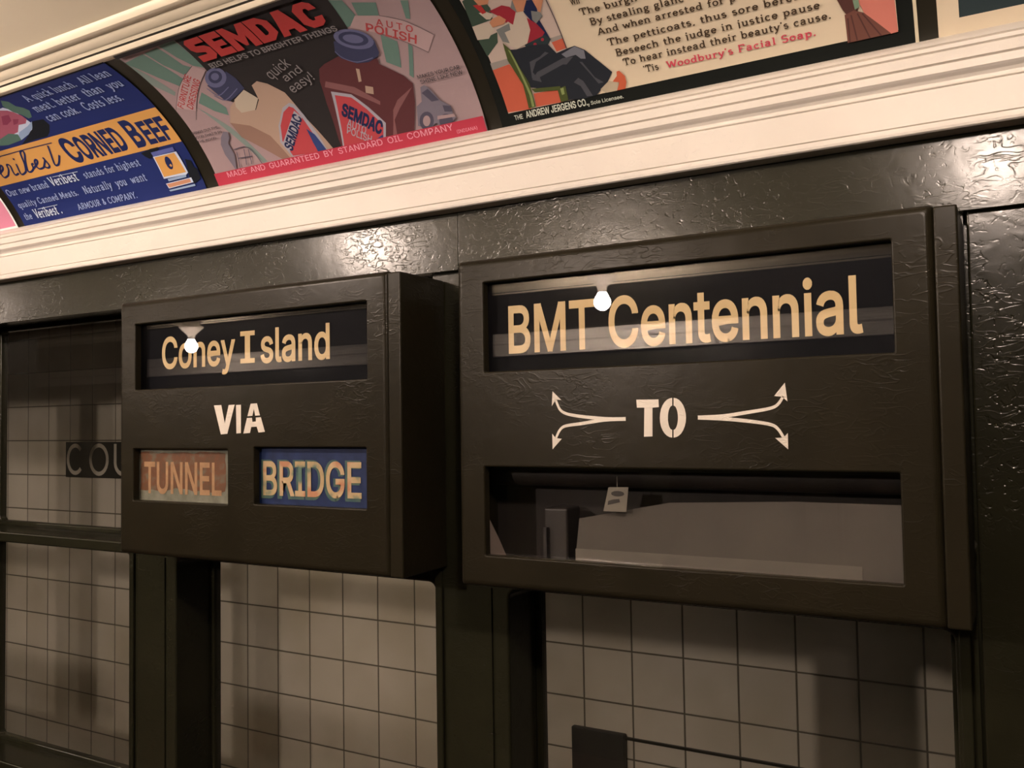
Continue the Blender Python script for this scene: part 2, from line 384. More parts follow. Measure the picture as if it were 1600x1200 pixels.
def slab_polys(txt, bold=0.0):
    x = 0.0; out = []
    for ch in txt:
        S, B, W = slab_glyph(ch)
        for n, s in enumerate(S):
            w = 0.15 + bold * 2
            if len(s) > 5:
                out += [lay([(px + x, py) for px, py in q], n) for q in ribbon(s, w)]
            else:
                for m in range(len(s) - 1):
                    out += [lay([(px + x, py) for px, py in q], n + m) for q in ribbon(s[m:m + 2], w)]
        for n, (cx, y, h) in enumerate(B):
            out.append(lay([(x + cx - h, y - 0.04), (x + cx + h, y - 0.04), (x + cx + h, y + 0.04), (x + cx - h, y + 0.04)], len(S) + n % 2))
        x += W + 0.05
    return out, x
def block_polys(txt):
    """fat poster capitals"""
    G = {'S': [[(0, .0), (.62, .0), (.80, .16), (.80, .48), (.66, .60), (.34, .66), (.34, .74), (.78, .74), (.78, 1), (.16, 1), (0, .86), (0, .56), (.12, .42), (.46, .34), (.46, .26), (0, .26)]],
         'E': [[(0, 0), (.74, 0), (.74, .27), (.32, .27), (.32, .38), (.66, .38), (.66, .62), (.32, .62), (.32, .73), (.72, .73), (.72, 1), (0, 1)]],
         'M': [[(0, 0), (.30, 0), (.30, .50), (.50, .12), (.62, .12), (.80, .50), (.80, 0), (1.12, 0), (1.12, 1), (.82, 1), (.56, .55), (.30, 1), (0, 1)]],
         'D': [[(0, 0), (.52, 0), (.84, .24), (.84, .76), (.52, 1), (0, 1), (0, .5), (.32, .5), (.32, .74), (.44, .74), (.53, .66), (.53, .34), (.44, .26), (.32, .26), (.32, .5), (0, .5)]],
         'A': [[(0, 0), (.30, 0), (.36, .20), (.60, .20), (.66, 0), (.98, 0), (.66, 1), (.32, 1)]],
         'C': [[(.84, .36), (.54, .36), (.50, .26), (.40, .26), (.33, .36), (.33, .64), (.40, .74), (.50, .74), (.54, .64), (.84, .64), (.78, .88), (.60, 1), (.24, 1), (0, .78), (0, .22), (.24, 0), (.60, 0), (.78, .12)]]}
    x = 0.0; out = []
    for ch in txt:
        for q in G[ch]:
            out += tri([(px + x, py) for px, py in q])
        x += max(p[0] for p in G[ch][0]) + 0.04
    return out, x - 0.04
def tri(pts):
    return [[pts[i] for i in t] for t in tessellate_polygon([[Vector((a, b, 0)) for a, b in pts]])]
def layout(polys, width, bl, br, tl):
    out = []
    for q in polys:
        out.append(lay([(bl[0] + x / width * (br[0] - bl[0]) + y * (tl[0] - bl[0]), bl[1] + x / width * (br[1] - bl[1]) + y * (tl[1] - bl[1])) for x, y in q], getattr(q, 'layer', 0)))
    return out
def flat_letters(polys, y, thick=0.0004):
    """polygons in x-z at depth y, a paint film standing proud of the surface"""
    bm = bmesh.new()
    for k, q in enumerate(polys):
        try: bm.faces.new([bm.verts.new((a, y - getattr(q, 'layer', 0) * 1.6e-5, b)) for a, b in q])
        except ValueError: pass
    return bm

CORNED_BEEF=[
["p","sheet","navy",[-1808.0,0,-1257.0,0,-1257.0,279.0,-1808.0,279.0]],
["p","sandwich_picture","inkblk",[-1551.0,202.5,-1521.2,200.4,-1522.1,185.8,-1540.5,172.1,-1556.4,165.1,-1591.1,165.9,-1641.4,162.7,-1596.8,178.2]],
["p","sandwich_picture","pale",[-1596.7,246.6,-1572.5,247.7,-1560.9,235.5,-1559.1,210.6,-1558.0,198.6,-1573.2,187.3,-1600.2,179.0,-1629.3,174.7,-1671.5,171.3,-1705.8,177.3]],
["p","sandwich_picture","leaf",[-1552.9,263.8,-1542.1,255.6,-1541.5,242.2,-1531.2,234.8,-1526.3,225.2,-1539.7,211.1,-1550.7,210.2,-1555.8,221.6,-1565.4,232.6,-1567.8,250.6]],
["p","sandwich_picture","meat",[-1596.7,246.6,-1572.9,239.2,-1565.4,232.6,-1557.9,220.2,-1557.5,210.1,-1571.5,202.2,-1591.8,203.6,-1614.2,189.9,-1648.7,186.9,-1671.0,184.6,-1697.2,183.0]],
["p","sandwich_picture","meat2",[-1603.4,231.3,-1583.5,229.6,-1595.0,216.4,-1617.8,210.5,-1627.5,213.1]],
["p","sandwich_picture","meat2",[-1587.5,218.4,-1574.9,214.9,-1589.2,206.8,-1603.2,206.6]],
["p","sandwich_picture","rim",[-1551.9,202.8,-1568.6,190.0,-1594.9,179.6,-1627.8,172.5,-1629.4,178.5,-1610.8,189.1,-1576.4,195.7]],
["p","sandwich_picture","leaf",[-1678.0,186.2,-1640.3,192.6,-1620.3,185.7,-1627.8,172.5,-1673.5,169.9,-1697.1,173.4]],
["p","sheet","orange",[-1808.0,92.25,-1257.2,92.25,-1257.2,162.85000000000002,-1808.0,162.85000000000002]],
["p","top_edge","inkblk",[-1808.0,270,-1257.0,270,-1257.0,279.0,-1808.0,279.0]],
["t","headline","navyink",0,"C",[-1549.8,102.8,-1511.2,102.8,-1549.8,151.4],0.06],
["t","headline","navyink",0,"ORNED",[-1509.8,103.4,-1384.2,103.4,-1509.8,147.6],0.06],
["t","headline","navyink",0,"B",[-1365.8,102.4,-1336.6,102.4,-1365.8,153.1],0.06],
["t","headline","navyink",0,"EEF",[-1330.8,102.4,-1264.3,102.4,-1330.8,143.8],0.06],
["s","headline","navyink",4.2,[-1760.8,153.9,-1774.7,138.2,-1801.1,111.1,-1766.0,132.4,-1725.4,154.7]],
["s","headline","navyink",4.2,[-1774.0,118.0,-1753.6,125.0,-1746.4,133.0,-1753.7,132.0,-1768.8,119.0,-1770.1,107.9,-1753.7,110.3]],
["s","headline","navyink",4.2,[-1753.7,110.3,-1738.8,121.2,-1731.3,132.0,-1724.2,128.7,-1731.1,115.9,-1732.2,107.4,-1718.9,109.4]],
["s","headline","navyink",4.2,[-1703.4,129.1,-1714.6,108.0,-1707.5,105.4,-1694.9,109.2]],
["s","headline","navyink",4.2,[-1694.9,109.2,-1681.6,123.9,-1664.6,148.0,-1652.8,151.5,-1656.6,143.3,-1672.0,129.8,-1688.2,109.9,-1682.7,106.0,-1668.4,111.0,-1662.8,119.9,-1656.2,120.6]],
["s","headline","navyink",4.2,[-1668.4,111.0,-1646.2,119.0,-1638.8,126.7,-1646.3,125.7,-1654.6,115.9,-1652.2,107.4,-1637.9,108.1]],
["s","headline","navyink",4.2,[-1637.9,108.1,-1618.9,121.3,-1618.5,126.9,-1618.7,109.2,-1627.5,105.3,-1633.4,109.1]],
["s","headline","navyink",4.2,[-1577.0,148.0,-1601.3,111.5,-1597.6,105.8,-1587.6,109.8,-1570.4,124.0]],
["s","headline","navyink",1.9,[-1732.6,152.5,-1642.0,152.7,-1560.6,151.2]],
["s","headline","navyink",3.6,[-1696.2,142.1,-1698.7,137.5]],
["t","lettering","greyink",1,"A quick lunch.  All lean",[-1500.0,243.2,-1270.3,243.2,-1500.0,260.6],0],
["t","lettering","greyink",1,"meat. better  than  you",[-1512.6,217.7,-1270.6,217.7,-1512.6,235.6],0],
["t","lettering","greyink",1,"can cook.  Costs less.",[-1510.3,192.4,-1301.3,192.4,-1510.3,210.6],0],
["t","lettering","greyink",1,"Our new brand",[-1800.3,68.1,-1660.8,68.1,-1800.3,82.8],0],
["t","lettering","pale",1,"Veribest",[-1651.9,67.8,-1566.2,67.8,-1651.9,87.0],0],
["s","lettering","pale",1.0,[-1634.7,86.0,-1556.8,84.5]],
["t","lettering","greyink",1,"stands for highest",[-1547.7,68.2,-1384.2,68.2,-1547.7,82.6],0],
["t","lettering","greyink",1,"quality Canned Meats.",[-1791.0,40.0,-1592.1,40.0,-1791.0,53.2],0],
["t","lettering","greyink",1,"Naturally  you  want",[-1573.6,38.9,-1389.8,38.9,-1573.6,54.6],0],
["t","lettering","greyink",1,"the",[-1792.2,13.7,-1766.5,13.7,-1792.2,27.8],0],
["t","lettering","pale",1,"Veribest .",[-1756.0,12.1,-1666.4,12.1,-1756.0,31.8],0],
["s","lettering","pale",1.0,[-1737.4,30.3,-1671.4,30.5]],
["t","lettering","greyink",1,"ARMOUR & COMPANY.",[-1615.6,11.4,-1436.2,11.4,-1615.6,23.6],0],
["p","can_picture","inkblk",[-1366.8,89.5,-1339.2,93.3,-1317.7,93.3,-1323.9,86.4,-1354.7,75.8,-1362.4,82.1]],
["p","can_picture","inkblk",[-1272.6,61.4,-1261.8,56.4,-1262.3,44.2,-1251.2,36.3,-1260.9,21.3,-1279.4,15.1,-1284.7,26.6,-1281.1,38.2]],
["p","can_picture","lid",[-1342.6,86.6,-1284.2,87.0,-1285.1,79.2,-1342.8,78.2]],
["p","can_picture","pale",[-1344.1,78.0,-1282.3,77.9,-1282.0,36.8,-1288.2,34.0,-1347.9,35.0]],
["p","can_picture","orange",[-1341.6,76.4,-1288.8,76.4,-1286.3,38.2,-1345.3,38.0]],
["p","can_picture","navyink",[-1307.2,59.6,-1308.6,55.2,-1310.9,51.6,-1313.7,49.2,-1316.8,48.4,-1319.6,49.3,-1321.9,51.8,-1323.2,55.5,-1323.3,60.0,-1322.3,64.5,-1320.2,68.6,-1317.4,71.7,-1314.3,73.3,-1311.4,73.2,-1308.9,71.4,-1307.3,68.3,-1306.7,64.1]],
["p","can_picture","orange",[-1312.4,58.9,-1310.3,54.6,-1314.7,53.0,-1317.4,56.6]],
["p","can_picture","rim",[-1338.7,33.5,-1289.1,34.1,-1291.2,29.4,-1338.9,28.6]],
["p","can_picture","pale",[-1348.5,25.7,-1280.2,27.1,-1279.7,17.9,-1346.4,15.8]],
["p","can_picture","orange2",[-1347.1,24.6,-1285.1,25.9,-1285.3,19.1,-1344.4,17.1]],
["p","can_picture","rim",[-1348.0,13.3,-1278.6,14.7,-1278.1,11.0,-1346.2,10.2]],
["p","can_picture","greyblue",[-1253.8,12.7,-1245.4,12.9,-1245.6,5.5,-1253.6,2.3]]]
POLISH=[
["p","sheet","mauve",[-1221.9,0,-663.2,0,-663.2,279.0,-1221.9,279.0]],
["p","striped_art","teal",[-1225.3,256.6,-1172.7,262.4,-1166.4,236.7,-1152.4,197.8,-1172.0,185.8,-1195.6,211.7]],
["p","striped_art","teal",[-1168.8,262.8,-1135.3,265.4,-1127.2,221.0,-1115.0,210.8,-1143.3,203.1,-1161.9,231.8]],
["p","striped_art","teal",[-1129.9,267.1,-1093.7,270.0,-1094.9,204.9,-1111.1,214.4,-1123.1,236.4]],
["p","striped_art","teal",[-1141.2,165.7,-1116.9,129.7,-1122.2,115.5,-1144.8,128.8,-1164.1,149.1]],
["p","striped_art","teal2",[-1221.1,270.6,-1222.8,255.8,-1190.5,178.2,-1198.3,172.4,-1223.2,203.0]],
["p","striped_art","teal2",[-1175.4,144.4,-1134.4,96.1,-1093.7,25.7,-1104.3,24.9,-1148.1,96.1]],
["p","striped_art","teal",[-802.1,250.8,-783.4,244.0,-782.0,213.4,-798.9,201.5,-808.8,200.5]],
["p","striped_art","teal",[-773.1,236.2,-739.4,224.7,-750.5,201.0,-779.1,213.8]],
["p","striped_art","teal",[-766.0,175.2,-747.3,159.0,-764.0,119.2,-783.0,133.3,-775.3,155.5]],
["p","striped_art","teal",[-703.7,216.7,-692.9,213.2,-707.7,185.6,-713.2,188.4]],
["p","striped_art","teal",[-733.0,151.6,-728.9,145.9,-752.4,100.3,-757.1,105.9]],
["p","striped_art","soot",[-1091.6,271.8,-1094.9,204.9,-1099.4,138.3,-957.0,17.7,-937.1,18.0,-863.6,111.0,-807.8,200.2,-802.0,250.7,-798.2,267.0,-862.5,293.7,-905.3,278.1,-1058.0,273.4]],
["p","striped_art","ribbon",[-1112.3,214.8,-1096.8,199.9,-1135.8,176.3,-1164.0,153.5,-1180.5,136.8,-1215.4,152.2,-1179.9,181.7,-1145.9,200.7]],
["s","striped_art","sootline",0.7,[-1112.3,214.8,-1147.7,199.6,-1181.2,180.4,-1222.4,146.3]],
["s","striped_art","sootline",0.7,[-1096.8,199.9,-1135.8,176.3,-1169.2,148.8,-1193.9,122.4]],
["t","lettering","redink",0,"FURNITURE",[-1203.4,146.4,-1133.0,197.0,-1209.5,154.9],0.02],
["t","lettering","redink",0,"DRESSING",[-1185.7,140.9,-1124.2,185.4,-1191.9,149.5],0.02],
["p","striped_art","ribbon",[-783.2,215.1,-748.3,204.1,-718.3,186.3,-687.0,154.1,-709.9,131.2,-733.9,154.3,-764.6,177.3,-804.5,199.2]],
["s","striped_art","sootline",0.7,[-748.3,204.1,-718.3,186.3,-687.0,154.1]],
["s","striped_art","sootline",0.7,[-764.6,177.3,-733.9,154.3,-708.8,131.0]],
["t","lettering","redink",0,"A U T O",[-761.9,192.1,-715.6,165.6,-756.5,201.4],0.02],
["t","lettering","redink",0,"POLISH",[-783.0,187.7,-720.0,148.2,-775.6,199.4],0.03],
["p","cream_bottle_picture","tan",[-1107.5,129.0,-1091.2,136.4,-1085.3,115.8,-1061.1,113.3,-1042.9,128.2,-1037.1,154.3,-1022.1,158.9,-1006.3,150.0,-986.3,128.7,-974.5,79.9,-947.0,19.6,-1038.1,19.0,-1056.3,21.5,-1122.9,75.1,-1128.8,103.2]],
["p","cream_bottle_picture","tandk",[-1128.8,103.2,-1122.9,75.1,-1056.3,21.5,-1040.8,20.0,-1062.4,66.3,-1091.7,90.3]],
["p","cream_bottle_picture","tanlt",[-1089.2,138.8,-1057.5,150.9,-1042.4,130.8,-1062.5,113.6,-1092.8,114.7,-1096.3,126.5]],
["p","cream_bottle_picture","capdk",[-1118.7,174.9,-1114.0,158.9,-1108.4,143.2,-1099.4,138.3,-1077.7,144.5,-1054.2,152.9,-1055.2,173.0,-1062.0,189.5,-1085.5,175.1]],
["p","cream_bottle_picture","cap",[-1070.8,178.6,-1076.3,174.0,-1083.0,170.2,-1090.4,167.7,-1097.8,166.5,-1104.6,166.9,-1110.2,168.8,-1114.0,172.0,-1115.7,176.3,-1114.9,181.3,-1111.9,186.5,-1106.8,191.5,-1100.3,195.8,-1092.9,199.0,-1085.3,200.8,-1078.3,201.1,-1072.3,199.9,-1068.0,197.3,-1065.6,193.4,-1065.3,188.8,-1067.1,183.7]],
["p","cream_bottle_picture","capdk",[-1077.4,181.8,-1081.4,178.6,-1086.3,176.0,-1091.6,174.5,-1096.8,174.0,-1101.2,174.8,-1104.4,176.7,-1106.0,179.6,-1105.8,183.0,-1103.8,186.7,-1100.2,190.2,-1095.5,193.2,-1090.3,195.3,-1085.0,196.3,-1080.2,196.1,-1076.6,194.7,-1074.3,192.2,-1073.7,189.1,-1074.8,185.5]],
["p","cream_bottle_picture","cap",[-1082.6,183.8,-1085.7,181.5,-1089.5,179.9,-1093.3,179.3,-1096.6,179.9,-1098.7,181.4,-1099.3,183.7,-1098.2,186.4,-1095.6,189.0,-1092.0,191.0,-1088.1,192.1,-1084.5,192.1,-1081.8,191.0,-1080.5,189.0,-1080.8,186.5]],
["s","cream_bottle_picture","cap",1.6,[-1123.4,170.1,-1113.0,152.9,-1081.2,162.4]],
["s","cream_bottle_picture","cap",1.6,[-1121.2,154.9,-1105.6,142.6,-1067.4,156.1]],
["p","cream_bottle_picture","labelgrey",[-1007.9,105.9,-990.1,111.2,-982.4,106.9,-975.6,87.7,-959.3,19.3,-1036.3,22.4,-1048.5,52.2,-1035.1,79.1]],
["p","cream_bottle_picture","labelred",[-1010.8,98.7,-994.1,105.6,-987.6,101.6,-981.8,85.1,-968.7,22.1,-1034.5,25.9,-1042.7,53.7,-1031.2,78.3]],
["p","cream_bottle_picture","labelgrey",[-1046.2,48.0,-989.4,96.9,-981.2,83.7,-1039.4,31.7]],
["t","lettering","navyink",0,"SEMDAC",[-1033.1,33.1,-981.9,82.6,-1043.9,44.3],0.06],
["p","cream_bottle_picture","labelblue",[-984.2,64.2,-972.8,52.2,-961.2,20.4,-980.0,21.1,-983.0,39.3]],
["p","maroon_bottle_picture","maroon",[-898.7,150.8,-884.7,156.3,-852.5,162.1,-829.1,144.7,-792.7,142.9,-795.3,133.9,-766.4,108.0,-757.4,93.3,-766.9,66.8,-789.0,20.1,-930.7,19.3,-930.9,37.3,-922.0,94.1,-911.1,131.9]],
["p","maroon_bottle_picture","maroonlt",[-809.8,61.6,-795.0,74.8,-761.3,88.4,-797.6,61.5,-814.4,46.4,-819.7,22.2,-827.9,22.5]],
["p","maroon_bottle_picture","maroonlt",[-901.1,129.6,-857.6,109.6,-825.6,78.8,-828.4,73.5,-867.9,102.1,-908.5,121.1]],
["p","maroon_bottle_picture","tan",[-837.2,136.8,-832.0,134.3,-840.0,115.4,-845.5,115.4]],
["p","maroon_bottle_picture","tan",[-837.9,107.6,-825.8,102.5,-830.8,91.7,-843.1,96.7]],
["p","maroon_bottle_picture","capdk",[-843.3,186.9,-854.2,169.0,-850.2,157.6,-829.8,143.6,-809.9,141.1,-789.5,145.8,-784.5,150.6,-780.1,171.6]],
["p","maroon_bottle_picture","cap",[-781.9,168.9,-784.7,165.6,-789.1,163.3,-794.8,162.0,-801.6,162.0,-808.9,163.1,-816.4,165.5,-823.4,168.8,-829.6,172.9,-834.5,177.6,-837.8,182.6,-839.2,187.5,-838.7,192.0,-836.4,195.9,-832.4,198.8,-827.1,200.6,-820.7,201.2,-813.7,200.5,-806.6,198.6,-799.7,195.6,-793.4,191.8,-788.1,187.3,-784.1,182.5,-781.7,177.6,-780.9,173.0]],
["p","maroon_bottle_picture","capdk",[-789.0,172.6,-792.0,170.1,-796.7,168.5,-802.5,168.2,-809.1,169.1,-815.8,171.2,-821.9,174.2,-827.0,177.9,-830.5,182.1,-832.1,186.2,-831.7,190.0,-829.3,193.1,-825.2,195.2,-819.8,196.1,-813.6,195.8,-807.1,194.2,-800.9,191.5,-795.4,188.1,-791.2,184.1,-788.6,180.0,-787.9,176.0]],
["p","maroon_bottle_picture","cap",[-796.0,175.8,-798.2,174.1,-801.8,173.2,-806.3,173.4,-811.3,174.4,-816.2,176.3,-820.5,178.9,-823.7,181.8,-825.3,184.8,-825.4,187.5,-823.7,189.6,-820.7,190.9,-816.5,191.3,-811.8,190.6,-806.8,189.1,-802.3,186.8,-798.6,184.0,-796.2,181.1,-795.3,178.2]],
["s","maroon_bottle_picture","cap",1.6,[-852.6,171.1,-847.1,158.1,-828.4,145.8,-798.9,145.7]],
["p","maroon_bottle_picture","labelgrey",[-902.1,112.2,-869.2,100.0,-850.2,74.4,-831.7,45.0,-842.8,20.5,-928.8,20.1,-914.4,72.9]],
["p","maroon_bottle_picture","labelred",[-898.8,105.2,-872.1,95.3,-854.5,71.7,-837.8,42.7,-846.1,23.4,-924.8,24.2,-910.4,72.1]],
["t","lettering","navyink",0,"SEMDAC",[-905.2,73.5,-847.9,29.5,-892.8,89.7],0.08],
["t","lettering","labelgrey",0,"AUTO",[-904.3,54.0,-876.4,34.6,-896.8,64.8],0.02],
["t","lettering","labelgrey",0,"POLISH",[-910.1,43.1,-871.7,19.7,-904.0,53.2],0.02],
["p","maroon_bottle_picture","labelblue",[-864.9,22.1,-844.8,28.9,-846.1,23.4,-853.6,21.7]],
["p","sketch_of_chair","greyfig",[-1153.3,91.7,-1144.3,89.9,-1147.0,79.6,-1157.0,70.7,-1156.2,49.2,-1168.5,21.0,-1176.6,52.8,-1174.1,71.2,-1165.2,83.1]],
["s","sketch_of_chair","greydk",1.4,[-1152.2,57.8,-1119.2,55.9,-1103.8,19.7]],
["s","sketch_of_chair","greydk",1.4,[-1148.4,53.2,-1157.7,24.5]],
["s","sketch_of_chair","greydk",1.4,[-1120.7,53.5,-1128.3,27.5]],
["s","sketch_of_chair","greydk",1.4,[-1152.2,42.0,-1118.9,40.2]],
["s","sketch_of_chair","greydk",1.4,[-1129.8,55.2,-1139.9,28.1]],
["p","sketch_of_car","greyfig",[-766.8,58.8,-754.9,64.3,-747.2,85.4,-739.9,87.2,-734.4,82.6,-724.3,60.4,-710.2,48.7,-710.9,34.6,-707.4,30.2,-718.8,24.0,-734.4,20.3,-744.2,28.7,-757.3,22.2,-776.8,30.3]],
["p","sketch_of_car","greydk",[-746.6,32.5,-749.4,27.8,-753.5,24.0,-758.3,21.7,-763.2,21.1,-767.6,22.4,-770.8,25.4,-772.3,29.6,-772.0,34.6,-769.9,39.5,-766.3,43.9,-761.6,46.9,-756.6,48.4,-752.0,48.0,-748.3,45.8,-746.0,42.1,-745.5,37.5]],
["p","sketch_of_car","greydk",[-714.5,26.5,-716.7,23.0,-720.1,20.2,-724.3,18.5,-728.8,18.2,-733.0,19.4,-736.2,21.8,-738.0,25.1,-738.2,28.9,-736.7,32.7,-733.7,35.9,-729.7,38.1,-725.2,39.1,-720.9,38.6,-717.3,36.8,-714.8,34.0,-713.8,30.3]],
["p","sketch_of_car","mauve",[-752.5,33.6,-754.4,30.5,-757.0,28.1,-760.0,26.9,-762.8,27.1,-764.9,28.5,-766.0,31.1,-765.8,34.3,-764.4,37.6,-762.1,40.4,-759.2,42.2,-756.2,42.7,-753.7,41.9,-752.2,39.8,-751.7,36.9]],
["p","sketch_of_car","greydk",[-749.0,76.7,-736.6,80.8,-725.5,60.6,-738.3,61.0]],
["p","sketch_of_car","greydk",[-722.8,52.3,-710.2,48.7,-710.0,39.9,-723.1,42.4]],
["p","sketch_of_car","mauve",[-737.6,38.6,-708.9,36.4,-708.1,31.9,-739.7,33.4]],
["t","lettering","sootline",0,"BRINGS OUT THE",[-1223.1,99.8,-1157.9,99.8,-1223.1,104.1],0.02],
["t","lettering","sootline",0,"GOOD THAT'S IN",[-1222.3,91.2,-1155.8,91.2,-1222.3,95.4],0.02],
["t","lettering","sootline",0,"THE WOOD.",[-1220.1,83.0,-1172.9,83.0,-1220.1,87.1],0.02],
["t","lettering","sootline",0,"MAKES YOUR CAR",[-744.1,98.2,-671.0,98.2,-744.1,103.8],0.02],
["t","lettering","sootline",0,"SHINE LIKE NEW",[-743.0,89.9,-669.9,89.9,-743.0,95.7],0.02],
["t","lettering","dimgrey",0,"quick",[-991.1,155.3,-938.3,170.3,-995.8,171.9],0.0],
["t","lettering","dimgrey",0,"and",[-968.5,145.7,-926.9,155.3,-971.4,158.4],0.0],
["t","lettering","dimgrey",0,"easy!",[-969.4,124.8,-915.2,138.0,-973.0,139.7],0.0],
["t","headline","redbig",2,"SEMDAC",[-1082.3,217.0,-826.6,217.0,-1082.3,264.4],0],
["t","lettering","dimgrey",0,"BIG HELPS TO BRIGHTER THINGS",[-1079.2,202.4,-822.1,202.4,-1079.2,211.5],0.035],
["p","top_edge","soot",[-1221.9,271,-663.2,271,-663.2,279.0,-1221.9,279.0]],
["p","bottom_band","redband",[-1221.9,0,-663.2,0,-663.2,24.700000000000003,-1221.9,24.700000000000003]],
["t","lettering","bandink",0,"MADE  AND  GUARANTEED  BY  STANDARD  OIL  COMPANY",[-1191.9,13.6,-717.4,13.6,-1191.9,23.0],0.01],
["t","lettering","bandink",0,"(INDIANA)",[-713.2,7.4,-677.7,7.4,-713.2,12.4],0.0]]
